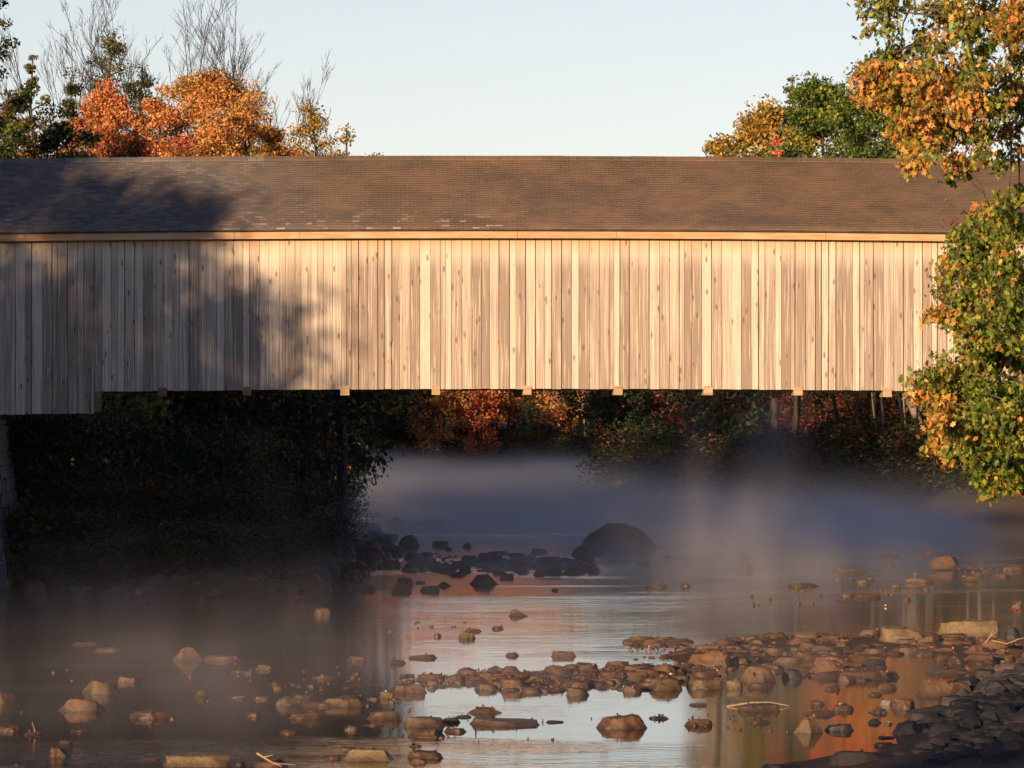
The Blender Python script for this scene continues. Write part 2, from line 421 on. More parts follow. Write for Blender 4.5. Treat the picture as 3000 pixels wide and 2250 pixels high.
# stone piers (a thing each) under the bridge
def pier(name, label, x_face, side, seed):
    random.seed(seed)
    p = empty(name, BR.matrix_basis @ Vector((x_face + side*2.5, 3, 0)), math.radians(2.3)); tag(p, label, 'pier')
    mb = MB(); z = -.6; k = 0
    while z < 4.90:
        hh = random.choice([.40, .42, .45, .38]); z1 = min(z+hh, 4.93)
        bat = (4.93-z)*.13
        # outer shell of blocks: front row and the flank facing the river
        def run(a0, a1, fixed, axis):
            a = a0
            while a < a1-.05:
                w = min(random.uniform(.6, 1.25), a1-a)
                if a1-(a+w) < .35: w = a1-a
                pr = random.uniform(0, .05)
                if axis == 'x': mb.box(a+.008, a+w-.008, fixed-pr, fixed+.5, z+.008, z1-.008, random.random(), jit=.012)
                else:
                    f0, f1 = (fixed-.5, fixed+pr) if side < 0 else (fixed-pr, fixed+.5)
                    mb.box(f0, f1, a+.008, a+w-.008, z+.008, z1-.008, random.random(), jit=.012)
                a += w
        inner = 2.5*(-side) + bat*(-side)
        lo, hi = min(inner, inner+side*6), max(inner, inner+side*6)
        run(lo, hi, -2.9-bat, 'x'); run(-2.9-bat+.5, 2.9+bat, inner, 'y')
        mb.box(lo+.3, hi-.3, -2.6, 2.8, z, z1, .5)
        z = z1
    mb.box(-2.4, 2.4, -2.7, 2.7, 4.94, 5.06, .5)
    mb.build('stonework', GRANITE, p)
    return p
pier('bridge_pier', 'tall battered pier of squared granite blocks under the left end of the bridge', -15.3, -1, 3)
pier('bridge_abutment', 'stone abutment of granite blocks behind the oak at the right end of the bridge', 17.2, 1, 4)

# ------------------------------------------------------------------ foliage tools
def hex_(c): return np.array(c, float)
PAL = {
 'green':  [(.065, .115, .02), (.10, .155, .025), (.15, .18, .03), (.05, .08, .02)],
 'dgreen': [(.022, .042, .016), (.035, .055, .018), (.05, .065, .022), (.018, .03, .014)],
 'olive':  [(.13, .13, .03), (.17, .14, .03), (.09, .10, .025), (.22, .16, .03)],
 'yellow': [(.42, .25, .04), (.34, .22, .04), (.48, .27, .05), (.22, .19, .04)],
 'orange': [(.58, .27, .09), (.50, .22, .065), (.62, .33, .11), (.40, .17, .06)],
 'redor':  [(.52, .16, .09), (.46, .14, .07), (.38, .08, .055), (.50, .20, .09)],
 'red':    [(.40, .03, .03), (.32, .03, .035), (.46, .06, .03), (.26, .02, .02)],
 'scarlet': [(.78, .10, .04), (.72, .14, .04), (.76, .20, .05), (.78, .07, .05)],
 'maroon': [(.11, .018, .02), (.08, .015, .018), (.14, .025, .02), (.06, .015, .015)],
 'rust':   [(.26, .08, .025), (.20, .07, .025), (.30, .11, .03), (.14, .06, .02)],
 'oak':    [(.48, .26, .065), (.36, .21, .04), (.22, .20, .035), (.56, .25, .06), (.16, .17, .03)],
 'oakg':   [(.14, .20, .028), (.20, .25, .035), (.27, .27, .04), (.10, .15, .022)],
 'grey':   [(.10, .11, .06), (.14, .14, .08), (.08, .08, .05)],
}
T_QUAD = np.array([(-.5, 0, 0), (0, -.32, .06), (.5, 0, 0), (0, .32, .06)]); F_QUAD = np.array([[0, 1, 2, 3]])
T_OAK = np.array([(-.5, 0, 0), (-.22, -.12, .03), (-.12, -.34, .05), (.02, -.13, .0), (.18, -.32, .04), (.26, -.10, 0), (.52, 0, -.05), (.26, .10, 0), (.18, .32, .04), (.02, .13, 0), (-.12, .34, .05), (-.22, .12, .03)])
F_OAK = np.array([[0, 1, 11, 11], [1, 2, 3, 3], [3, 9, 11, 1], [9, 10, 11, 11], [3, 4, 5, 5], [3, 5, 7, 9], [7, 8, 9, 9], [5, 6, 7, 7]])
def rotmats(rng, n, droop=0.):
    q = rng.normal(size=(n, 4)); q /= np.linalg.norm(q, axis=1)[:, None]
    w, x, y, z = q.T
    return np.stack([np.stack([1-2*(y*y+z*z), 2*(x*y-z*w), 2*(x*z+y*w)], 1), np.stack([2*(x*y+z*w), 1-2*(x*x+z*z), 2*(y*z-x*w)], 1), np.stack([2*(x*z-y*w), 2*(y*z+x*w), 1-2*(x*x+y*y)], 1)], 1)
def leaves(name, C, size, cols, mat, parent=None, tmpl='quad', seed=0, flat=False):
    rng = np.random.default_rng(seed); n = len(C)
    T, FT = (T_OAK, F_OAK) if tmpl == 'oak' else (T_QUAD, F_QUAD)
    R = rotmats(rng, n)
    if flat:
        a = rng.uniform(0, 2*PI, n); tl = rng.normal(0, .25, (n, 2)); c, s = np.cos(a), np.sin(a)
        R = np.stack([np.stack([c, -s, tl[:, 0]], 1), np.stack([s, c, tl[:, 1]], 1), np.stack([-tl[:, 0], -tl[:, 1], np.ones(n)], 1)], 1)
    V = np.einsum('nij,kj->nki', R, T)*np.asarray(size).reshape(-1, 1, 1) + C[:, None, :]
    k = len(T); base = np.arange(n)*k
    if tmpl == 'oak':
        Fq = []
        tri = [f[:3] for f in FT if f[2] == f[3]]; quad = [f for f in FT if f[2] != f[3]]
        # quads are split so every face is a triangle
        tri += [np.array([f[0], f[1], f[2]]) for f in quad] + [np.array([f[0], f[2], f[3]]) for f in quad]
        FF = (base[:, None, None] + np.array(tri)[None]).reshape(-1, 3)
    else: FF = (base[:, None, None] + FT[None]).reshape(-1, 4)
    return mesh_np(name, V.reshape(-1, 3), FF, mat, parent, cols=np.repeat(cols, k, 0))
def pick(rng, pals, weights, n, jit=.18):
    pals = [np.array(PAL[p])*(1.3 if p in ('orange','yellow','redor','oak','olive','red') else 1.15) for p in pals]; w = np.array(weights, float); w /= w.sum()
    ch = rng.choice(len(pals), n, p=w); out = np.zeros((n, 3))
    for i, p in enumerate(pals):
        m = ch == i; out[m] = p[rng.integers(0, len(p), m.sum())]
    return np.clip(out*(1+rng.normal(0, jit, (n, 1)))*(1+rng.normal(0, jit*.4, (n, 3))), .004, .9)
def clump_leaves(rng, centres, sig, per, pals, wts, flatz=.65, within=.75):
    """leaves scattered through clumps; each clump leans to one colour"""
    C = []; K = []
    for c, s in zip(centres, sig):
        n = max(3, int(per*(rng.uniform(.6, 1.4))))
        p = rng.normal(size=(n, 3)); p /= np.maximum(1, np.linalg.norm(p, axis=1)/1.9)[:, None]
        p *= np.array([s, s, s*flatz]); C.append(np.asarray(c)+p)
        main = rng.choice(len(pals), p=np.array(wts)/sum(wts)); w = np.array(wts, float)/sum(wts)*(1-within); w[main] += within
        K.append(pick(rng, pals, w, n)*rng.uniform(.75, 1.2))
    return np.concatenate(C), np.concatenate(K)

def profile(shape, t):
    if shape == 'round': return max(.15, math.sin(PI*min(1, .12+.86*t))**.7)
    if shape == 'cone': return max(.08, 1.05-t)
    if shape == 'vase': return .45+.6*t if t < .75 else .9-(t-.75)*2.2
    return 1
def tree_geo(seed, H, R, cb, nl, ls, pals, wts, shape='round', trunk_r=None, lean=(0, 0), limbs=20, sig=.13, per=None, flatz=.6):
    rnd = random.Random(seed); rng = np.random.default_rng(seed)
    tr = trunk_r or H*.014
    mb = MB(); pts = []; n = 9
    for i in range(n):
        t = i/(n-1)
        pts.append(Vector((lean[0]*H*t + rnd.uniform(-.02, .02)*H*t, lean[1]*H*t + rnd.uniform(-.02, .02)*H*t, H*.96*t-.3)))
    mb.tube(pts, [tr*(1.25 if i == 0 else 1)*(1-.93*(i/(n-1))**.9)+.015 for i in range(n)], 7)
    def tp(t):
        f = t*(n-1); i = min(n-2, int(f)); return pts[i].lerp(pts[i+1], f-i)
    cents = []
    for k in range(limbs):
        t = (k+rnd.random())/limbs; hz = cb+(.97-cb)*t; az = k*2.4+rnd.uniform(-.4, .4)
        L = R*profile(shape, t)*rnd.uniform(.6, 1.3); up = rnd.uniform(.15, .55) if shape != 'cone' else rnd.uniform(-.1, .2)
        p0 = tp(hz); dirv = Vector((math.cos(az), math.sin(az), up)).normalized()
        p1 = p0+dirv*L*.5+Vector((0, 0, L*.06)); p2 = p0+dirv*L+Vector((rnd.uniform(-.1, .1)*L, rnd.uniform(-.1, .1)*L, L*.1))
        r0 = tr*.38*(1-.6*t)
        mb.tube([p0, p0.lerp(p1, .5)+Vector((0, 0, .03*L)), p1, p2], [r0, r0*.8, r0*.55, .012], 5)
        cents.append(p2)
        for q in range(5):
            s = rnd.uniform(.35, 1); b = p0.lerp(p1, s*2) if s < .5 else p1.lerp(p2, s*2-1)
            e = b+Vector((rnd.gauss(0, 1), rnd.gauss(0, 1), rnd.gauss(.15, .6))).normalized()*L*rnd.uniform(.18, .42)
            mb.tube([b, b.lerp(e, .5)+Vector((0, 0, .02*L)), e], [r0*.35, r0*.25, .008], 4); cents.append(e)
    cents += [tp(.97)+Vector((rnd.gauss(0, .08*R), rnd.gauss(0, .08*R), rnd.uniform(-.05, .04)*H)) for _ in range(4)]
    per_ = per or nl/len(cents)
    C, K = clump_leaves(rng, [tuple(c) for c in cents], [R*sig*rnd.uniform(.7, 1.35) for _ in cents], per_, pals, wts, flatz)
    sz = ls*rng.uniform(.6, 1.35, len(C))
    return mb, C, K, sz
def make_tree(name, label, loc, *a, cat='tree', group=None, bark=None, rz=0, tmpl='quad', **kw):
    mb, C, K, sz = tree_geo(*a, **kw)
    t = empty(name, loc, rz); tag(t, label, cat, group)
    mb.build('trunk', bark or BARK, t, smooth=True)
    leaves('crown', C, sz, K, LEAF, t, tmpl=tmpl, seed=a[0])
    return t
def copy_tree(src, loc, rz, sc, label, group=None, name=None):
    r = src.copy(); COL.objects.link(r); r.location = loc; r.rotation_euler = (0, 0, rz); r.scale = (sc[0], sc[0], sc[1])
    if name: r.name = name
    r['label'] = label
    if group: r['group'] = group
    elif 'group' in r: del r['group']
    for ch in src.children:
        c = ch.copy(); COL.objects.link(c); c.parent = r
    return r
def gp(px, d): x = (px-1500)/FPX*d; return (x, d, hgt(x, d)-.1)
def H_for(px, ytop, d): return CAMZ-(ytop-HOR)/FPX*d - gp(px, d)[2]

# ------------------------------------------------------------------ trees above the roof, left
def T(name, label, px, ytop, d, wpx, nl, ls, pals, wts, seed, cb=.3, **kw):
    return make_tree(name, label, gp(px, d), seed, H_for(px, ytop, d)*1.07, wpx/2/FPX*d, cb, nl, ls, pals, wts, **kw)
T('maple_tree', 'red orange maple in sun behind the left part of the roof', 335, 270, 172, 330, 29450, 0.125, ['redor', 'orange', 'rust'], [4, 5, 1.5], 21, cb=.45, limbs=34, sig=.115)
T('maple_tree', 'broad orange maple behind the roof, tallest of the orange crowns', 590, 225, 176, 440, 52700, 0.117, ['orange', 'oak', 'rust'], [6, 2.5, 1.5], 22, cb=.4, limbs=48, sig=.105)
T('maple_tree', 'low golden orange maple just right of the tallest orange crown', 790, 355, 168, 230, 21700, 0.117, ['orange', 'yellow', 'rust'], [4, 4, 2], 23, cb=.4, limbs=26, sig=.13)
T('birch_tree', 'thin yellow green birch at the right end of the left trees', 905, 300, 165, 230, 7130, 0.117, ['yellow', 'olive', 'orange'], [4, 3, 2], 24, cb=.45, limbs=26, sig=.16)
T('birch_tree', 'wispy pale sapling lowest at the right end of the left trees', 1000, 385, 162, 230, 2600, 0.12, ['olive', 'yellow', 'oak'], [2, 2, 2], 25, cb=.5, limbs=16, sig=.12)
T('maple_tree', 'rusty orange maple filling the gap between the two big orange crowns', 455, 285, 166, 260, 18600, 0.117, ['orange', 'rust', 'redor'], [5, 2, 2], 35, cb=.35, limbs=26, sig=.13)
T('maple_tree', 'orange brown maple on the right shoulder of the broad orange crown', 705, 290, 171, 260, 20150, 0.117, ['orange', 'oak', 'rust'], [5, 3, 1], 36, cb=.35, limbs=28, sig=.12)
T('maple_tree', 'small pinkish maple at the left end of the orange trees', 250, 300, 168, 200, 10850, 0.117, ['redor', 'rust', 'orange'], [4, 2, 2], 37, cb=.4, limbs=24, sig=.12)
T('spruce_tree', 'dark blue green evergreen behind the red maple above the roof', 190, 240, 190, 200, 12400, 0.133, ['dgreen', 'grey', 'green'], [5, 2, 1], 26, cb=.3, limbs=30, shape='cone')
T('pine_tree', 'loose olive pine among the bare trees at upper left', 315, 105, 205, 220, 8060, 0.133, ['olive', 'grey', 'dgreen'], [3, 3, 3], 27, cb=.5, limbs=26, sig=.14)
T('pine_tree', 'dark pine crown between the bare trees above the orange maples', 425, 205, 200, 170, 7750, 0.133, ['dgreen', 'olive', 'grey'], [4, 2, 2], 28, cb=.5, limbs=22, sig=.14)
T('poplar_tree', 'pale grey green tree behind the dark tree at the left edge', 85, 175, 205, 150, 8680, 0.125, ['grey', 'olive', 'dgreen'], [5, 2, 1], 29, cb=.4, limbs=26, sig=.09)
T('oak_tree', 'dark green tree cut off by the left edge of the photo above the roof', -50, -200, 150, 330, 17050, 0.140, ['dgreen', 'green', 'olive'], [5, 3, 1], 30, cb=.35, limbs=32, sig=.09)
T('shrub_tree', 'rust and brown young tree low above the roof at far left', 45, 280, 158, 200, 10850, 0.133, ['rust', 'dgreen', 'olive'], [3, 3, 2], 31, cb=.35, limbs=24)
T('shrub_tree', 'dense dark thicket tree directly above the roof left of the red maple', 165, 340, 155, 300, 18600, 0.133, ['dgreen', 'rust', 'grey'], [6, 1, 1], 32, cb=.3, limbs=30)
T('shrub_tree', 'brownish red undergrowth tree low in front of the orange maples', 390, 385, 158, 300, 13950, 0.117, ['rust', 'redor', 'dgreen'], [4, 2, 1.5], 33, cb=.3, limbs=28)
T('shrub_tree', 'orange brown brush low behind the roof under the tallest orange crown', 640, 375, 156, 330, 17050, 0.117, ['orange', 'rust', 'olive'], [4, 3, 1], 34, cb=.3, limbs=30)

def bare_tree(label, px, ytop, d, spread_px, seed, leaders=3, leafy=0):
    rnd = random.Random(seed); H = H_for(px, ytop+8, d)*.98; R = spread_px/2/FPX*d
    t = empty('bare_tree', gp(px, d)); tag(t, label, 'tree')
    mb = MB(); tips = []
    def grow(p, dirv, L, r, lev):
        n = 5; pts = [p]; q = p.copy(); dv = dirv.copy()
        for i in range(n):
            dv = (dv+Vector((rnd.gauss(0, .07), rnd.gauss(0, .07), .05))).normalized(); q = q+dv*L/n; pts.append(q.copy())
        mb.tube(pts, [r*(1-.75*i/n)+.004 for i in range(n+1)], 6 if lev == 0 else 4)
        if lev >= 3: tips.append(q); return
        for k in range([11, 7, 4][lev]):
            s = rnd.uniform(.28, 1.0); f = s*n; i = min(n-1, int(f)); b = pts[i].lerp(pts[i+1], f-i)
            az = rnd.uniform(0, 2*PI); sp = rnd.uniform(.3, .62)
            nd = (dv*math.cos(sp)+Vector((math.cos(az), math.sin(az), .15))*math.sin(sp)).normalized()
            grow(b, nd, L*rnd.uniform(.26, .46)*(1.25-s*.5), r*(1-.65*s)*.36+.002, lev+1)
    mb.tube([Vector((0, 0, -.3)), Vector((rnd.uniform(-.2, .2), 0, H*.25)), Vector((rnd.uniform(-.3, .3), 0, H*.48))], [.14, .10, .07], 7)
    base = Vector((0, 0, H*.45))
    for k in range(leaders):
        a = -1+2*k/max(1, leaders-1) if leaders > 1 else 0
        dv = Vector((a*R/(H*.55)*.85, rnd.uniform(-.12, .12), 1)).normalized()
        grow(base, dv, H*.57/dv.z*rnd.uniform(.75, 1.0), .055, 0)
    mb.build('trunk', BAREBARK, t)
    if leafy:
        rng = np.random.default_rng(seed); P = np.array([tuple(rnd.choice(tips)) for _ in range(leafy)])+rng.normal(0, .15, (leafy, 3))
        P = P[P[:, 2] < H*.82]
        leaves('crown', P, np.full(len(P), .16), pick(rng, ['rust', 'grey'], [2, 2], len(P))*.7, LEAF, t, seed=seed)
    return t
bare_tree('leafless tree, leftmost of the bare trees, with wide forked stems', 215, 60, 200, 240, 41, 3, 200)
bare_tree('leafless tree with a long slanting stem beside the olive pine', 300, 20, 212, 120, 42, 2, 120)
bare_tree('slender leafless tree standing in the middle of the bare trees', 455, 25, 208, 130, 43, 2, 250)
bare_tree('thin leafless tree right of the middle with upright twigs', 590, 90, 204, 110, 44, 2, 500)
bare_tree('tall leafless tree behind the right side of the orange crown', 690, 40, 210, 130, 45, 2, 500)
bare_tree('spreading leafless tree, rightmost of the bare trees, with sparse brown leaves', 780, 160, 196, 170, 46, 3, 900)

# ------------------------------------------------------------------ trees above the roof, right
T('maple_tree', 'golden yellow tree sloping down to the roof right of centre', 2215, 325, 268, 430, 20000, .27, ['yellow', 'oak', 'olive'], [5, 3, 2], 51, cb=.35, limbs=32, sig=.12)
T('maple_tree', 'low golden tree at the tip of the right group of trees', 2100, 405, 300, 200, 6500, .27, ['yellow', 'olive', 'oak'], [5, 3, 2], 59, cb=.4, limbs=18, sig=.13)
T('maple_tree', 'bright green maple rising above the roof beside the golden tree', 2410, 240, 262, 400, 22000, .27, ['green', 'oakg', 'olive'], [6, 4, 1], 52, cb=.3, limbs=36, sig=.12)
T('maple_tree', 'deep green maple behind the oak above the right part of the roof', 2580, 190, 252, 420, 24000, .27, ['green', 'dgreen', 'oakg'], [5, 2, 2], 53, cb=.3, limbs=36, sig=.12)
T('poplar_tree', 'grey green wispy treetop poking up between golden and green trees', 2320, 245, 280, 170, 2600, .25, ['grey', 'green', 'olive'], [3, 3, 2], 54, cb=.5, limbs=20, sig=.11)
T('sumac_shrub', 'small red orange shrub low on the roofline below the golden tree', 2268, 425, 250, 95, 2600, .22, ['redor', 'orange'], [3, 2], 55, cb=.6, limbs=14, sig=.16)
T('maple_tree', 'scarlet maple on the right bank mirrored in the near water', 2760, 520, 236, 420, 36000, .26, ['scarlet', 'redor'], [8, 1], 56, cb=.30, limbs=32, sig=.13)
T('maple_tree', 'red orange maple on the right bank mirrored left of the scarlet one', 2560, 540, 240, 330, 32000, .26, ['scarlet', 'redor'], [8, 1], 60, cb=.35, limbs=26, sig=.13)
T('maple_tree', 'yellow green young maple mirrored at the foot of the photo', 2330, 570, 254, 280, 18000, .26, ['olive', 'oakg', 'yellow'], [5, 4, 2], 57, cb=.42, limbs=24, sig=.13)
T('shrub_tree', 'tangled leafless brown brush with red leaves above the roof at right', 2760, 375, 235, 240, 2200, .2, ['rust', 'red', 'grey'], [3, 2, 2], 58, cb=.4, limbs=26, sig=.13)

# ------------------------------------------------------------------ the oak in front at the right
def oak():
    rng = np.random.default_rng(5); rnd = random.Random(5)
    d0 = 84.; base = Vector((13.2, 86, 0)); base.z = hgt(13.2, 86)
    t = empty('oak_tree', base); tag(t, 'big green and orange oak overhanging the water at right in front of the bridge', 'tree')
    # (px, py, radius px, leaves, palette) : the masses of its crown, each with its own distance
    U = 'u'; G = 'g'; A = 'a'; M = 'm'
    B = [(2552, 25, 34, .55, U), (2600, 15, 40, .7, U), (2610, 75, 38, .45, U), (2560, 82, 30, .45, U), (2668, 20, 36, .4, U), (2700, 105, 34, .45, U), (2740, 40, 48, 1, M), (2800, 15, 60, 1, M), (2830, 85, 50, .9, M), (2900, 40, 64, 1, M), (2960, 90, 60, 1, A), (2990, 20, 50, 1, A),
         (2640, 140, 34, .5, U), (2600, 165, 34, .8, U), (2700, 160, 40, .6, U), (2560, 195, 30, .8, A), (2760, 130, 44, .6, M), (2880, 150, 44, .55, G), (2985, 165, 40, .6, G), (2720, 190, 40, .6, M), (2830, 190, 44, .7, M),
         (2550, 240, 46, 1.1, A), (2515, 262, 22, .7, A), (2610, 225, 56, 1, A), (2690, 240, 60, 1, A), (2780, 235, 60, 1, A), (2870, 240, 60, .9, M), (2960, 235, 60, .9, M), (2580, 290, 44, 1, A), (2650, 300, 54, 1, M), (2730, 300, 60, 1, A), (2820, 310, 64, 1, A), (2910, 310, 60, .9, M), (2985, 310, 50, .8, G),
         (2660, 355, 44, 1, A), (2730, 365, 56, 1, A), (2800, 375, 56, 1, M), (2640, 385, 34, .9, A), (2880, 385, 50, .8, G), (2960, 385, 46, .7, M), (2680, 425, 40, .9, A), (2760, 430, 38, .7, M), (2670, 475, 36, .9, A), (2730, 470, 24, .5, G), (2812, 478, 36, .9, A), (2870, 450, 40, .6, M), (2980, 440, 30, .5, M), (2800, 520, 18, .5, G), (2925, 478, 34, .5, G),
         (2985, 570, 34, .9, G), (2955, 600, 40, .9, G), (2905, 620, 34, .8, M), (2860, 650, 38, .8, M), (2820, 690, 36, .9, G), (2900, 690, 56, 1, G), (2970, 670, 56, 1, G), (2800, 745, 38, 1, G), (2860, 750, 52, 1, G), (2940, 750, 60, 1, G), (2785, 800, 40, 1, M), (2850, 820, 54, 1, G), (2930, 830, 60, 1, G), (2990, 800, 50, 1, G), (2770, 860, 36, 1, M), (2755, 915, 26, .8, A), (2830, 890, 54, 1, G), (2910, 910, 60, 1, G), (2980, 900, 56, 1, G), (2715, 925, 15, .9, A),
         (2810, 950, 44, 1, M), (2880, 975, 54, 1, G), (2960, 985, 60, 1, G), (2840, 1020, 42, .8, G), (2920, 1050, 60, 1, G), (2985, 1060, 50, 1, M), (2780, 1075, 40, .9, U), (2740, 1095, 36, .9, U), (2710, 1125, 36, 1, U), (2850, 1085, 50, .9, U), (2790, 1130, 50, 1, M), (2870, 1145, 54, 1, G), (2950, 1140, 60, 1, G), (2700, 1165, 30, .9, A), (2750, 1185, 42, 1, A), (2820, 1200, 52, 1, M), (2900, 1215, 56, 1, G), (2975, 1220, 56, 1, G), (2745, 1235, 26, .8, A), (2800, 1255, 40, 1, M),
         (2860, 1275, 46, 1, G), (2930, 1285, 54, 1, G), (2988, 1290, 46, 1, G), (2745, 1302, 22, 1, A), (2785, 1290, 14, .8, A), (2770, 1340, 15, .9, A), (2850, 1330, 36, 1, G), (2905, 1350, 46, 1, G), (2970, 1360, 50, 1, G), (2880, 1395, 34, 1, G), (2935, 1410, 34, 1, G), (2905, 1440, 20, 1, G), (2985, 1420, 34, 1, G), (2780, 1322, 10, .8, G)]
    # the same crown carries on outside the right edge
    for _ in range(46): B.append((rnd.uniform(3020, 3600), rnd.uniform(-200, 1380), rnd.uniform(50, 80), .8, rnd.choice([G, G, M, A])))
    for _ in range(14): B.append((rnd.uniform(2760, 3300), rnd.uniform(-330, -60), rnd.uniform(50, 80), .7, rnd.choice([M, A, U])))
    mix = {U: (['oakg', 'olive', 'oak'], [5, 4, 1]), G: (['oakg', 'green', 'oak', 'orange'], [7, 3, 1.2, .35]), A: (['oak', 'orange', 'olive', 'yellow'], [6, 2.2, 2, .8]), M: (['oak', 'oakg', 'olive', 'orange'], [3, 3, 3, .5])}
    mb = MB()
    trunk = [base+Vector((0, 0, -.5)), base+Vector((-.1, 0, 2)), base+Vector((-.3, -.2, 5)), base+Vector((-.5, -.4, 8.5)), base+Vector((-.3, -.6, 12)), base+Vector((0, -.5, 15))]
    mb.tube([p-base for p in trunk], [.42, .33, .27, .21, .14, .05], 9)
    C = []; K = []
    nodes = []
    for i, (px, py, r, dens, kind) in enumerate(B):
        d = d0+rnd.uniform(-2.6, 2.2)
        c = W(px, py, d)-base; rr = r/FPX*d
        # limb: nearest earlier mass that lies closer to the trunk, else the trunk
        best = None; bd = 1e9
        for q in trunk[1:]:
            q = q-base; dd = (q-c).length
            if dd < bd: bd, best = dd, q
        for q in nodes:
            dd = (q-c).length*1.05+.2
            if dd < bd and math.hypot(q.x, q.y) < math.hypot(c.x, c.y)+.1: bd, best = dd, q
        mid = best.lerp(c, .5)+Vector((rnd.gauss(0, .06), rnd.gauss(0, .1), .07*bd))
        w = min(.06, .012+.012*bd)
        mb.tube([best, best.lerp(mid, .6), mid, c], [w, w*.8, w*.6, .010], 5); nodes.append(c)
        # sprays: short twigs with drooping leaf bunches
        ns = max(3, int((30 if kind == A else 25)*dens*(r/50)**1.6)) if px < 3030 else 6
        lp, lw = mix[kind]
        for _ in range(ns):
            v = Vector((rnd.gauss(0, 1), rnd.gauss(0, 1)*1.3, rnd.gauss(0, 1)*.95)); v = v.normalized()*rr*rnd.uniform(.25, 1.2)
            e = c+v
            mb.tube([c, c.lerp(e, .5)+Vector((0, 0, .05)), e], [.010, .007, .004], 3)
            n = rnd.randint(10, 17)
            p = rng.normal(size=(n, 3))*np.array([.115, .12, .085]); C.append(np.array(tuple(e))+p+np.array([0, 0, -.03]))
            main = rng.choice(len(lp), p=np.array(lw)/sum(lw)); ww = np.array(lw, float)/sum(lw)*.2; ww[main] += .8
            K.append(pick(rng, lp, ww, n, .2)*rng.uniform(.8, 1.2))
    C = np.concatenate(C); K = np.concatenate(K)
    # leaves hang: orient with the long axis mostly down/outward
    n = len(C); T, FT = T_OAK, F_OAK
    rng2 = np.random.default_rng(8)
    ax = rng2.normal(size=(n, 3))*np.array([.6, .6, .35])+np.array([0, 0, -.75]); ax /= np.linalg.norm(ax, axis=1)[:, None]
    s = rng2.normal(size=(n, 3)); s -= (s*ax).sum(1)[:, None]*ax; s /= np.linalg.norm(s, axis=1)[:, None]
    nn = np.cross(ax, s); sz = rng2.uniform(.085, .20, n)
    V = (ax[:, None]*T[None, :, 0:1]+s[:, None]*T[None, :, 1:2]+nn[:, None]*T[None, :, 2:3])*sz[:, None, None]+C[:, None]
    tri = [f[:3] for f in FT if f[2] == f[3]]; quad = [f for f in FT if f[2] != f[3]]
    tri += [f[[0, 1, 2]] for f in quad]+[f[[0, 2, 3]] for f in quad]
    FF = (np.arange(n)[:, None, None]*12+np.array(tri)[None]).reshape(-1, 3)
    mesh_np('crown', V.reshape(-1, 3), FF, LEAF, t, cols=np.repeat(K, 12, 0))
    mb.build('trunk', BARK, t, smooth=True)
    print('oak leaves', n)
oak()
# thin red-leaved shrub between the roof and the oak
def twig_shrub(name, label, pts, base, nleaf, pals, wts, seed, col=BARK):
    rnd = random.Random(seed); rng = np.random.default_rng(seed); t = empty(name, base); tag(t, label, 'shrub')
    mb = MB(); C = []
    b = Vector(base)
    mb.tube([Vector((0, 0, -.2)), Vector((-.2, 0, 3)), Vector((-.9, 0, 5.5))], [.06, .05, .035], 5)
    for px, py, d in pts:
        e = W(px, py, d)-b; s = Vector((-.5, 0, rnd.uniform(3.5, 5.5)))
        m = s.lerp(e, .6)+Vector((0, 0, .2)); mb.tube([s, m, e], [.03, .018, .006], 4)
        for _ in range(7):
            k = rnd.uniform(.4, 1); q = s.lerp(e, k); f = q+Vector((rnd.gauss(0, .3), rnd.gauss(0, .3), rnd.gauss(.1, .25)))
            mb.tube([q, f], [.008, .004], 3)
            C += [tuple(f+Vector((rnd.gauss(0, .05), rnd.gauss(0, .05), rnd.gauss(0, .05)))) for _ in range(nleaf)]
    C = np.array(C); mb.build('stem', col, t)
    leaves('foliage', C, np.full(len(C), .12), pick(rng, pals, wts, len(C)), LEAF, t, tmpl='oak', seed=seed)
twig_shrub('sumac_shrub', 'thin red leaved branches in front of the roof at the right edge', [(2850, 600, 88), (2880, 560, 88), (2790, 640, 89), (2900, 700, 88), (2880, 640, 88), (2930, 590, 87), (2760, 640, 88)], (12.3, 89, hgt(12.3, 89)), 1, ['red', 'redor', 'oak'], [4, 2, 1], 71)

# ------------------------------------------------------------------ forest kinds, copied
HID = (0, 0, 0)
protos = {}
def proto(key, name, *a, **kw):
    protos[key] = (name, a, kw, [])
def plant(key, loc, rz, sc, label, group=None):
    name, a, kw, made = protos[key]
    if not made:
        t = make_tree(name, label, loc, *a, rz=rz, group=group, **kw); t.scale = (sc[0], sc[0], sc[1]); made.append(t); return t
    return copy_tree(made[0], loc, rz, sc, label, group)
# all 12 m tall at scale 1
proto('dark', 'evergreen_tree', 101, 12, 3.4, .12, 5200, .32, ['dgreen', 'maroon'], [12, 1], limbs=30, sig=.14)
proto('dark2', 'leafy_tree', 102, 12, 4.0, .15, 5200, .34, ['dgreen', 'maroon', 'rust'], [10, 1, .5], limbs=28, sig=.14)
proto('olive', 'leafy_tree', 103, 12, 3.8, .2, 4800, .33, ['olive', 'dgreen', 'yellow'], [4, 3, 1.5], limbs=26, sig=.14)
proto('orange', 'maple_tree', 104, 12, 3.8, .28, 5000, .32, ['orange', 'yellow', 'redor'], [5, 2, 3], limbs=26, sig=.14)
proto('redor', 'maple_tree', 105, 12, 3.6, .25, 5000, .32, ['redor', 'red', 'orange'], [5, 2, 2], limbs=26, sig=.14)
proto('scarlet', 'maple_tree', 110, 12, 3.8, .28, 6500, .32, ['scarlet', 'orange'], [6, 1], limbs=28, sig=.15)
proto('red', 'maple_tree', 106, 12, 3.4, .3, 3600, .30, ['maroon', 'rust', 'dgreen'], [5, 1, 1], limbs=22, sig=.13)  # leaf colours darkened to stand in for missing shade on the wood
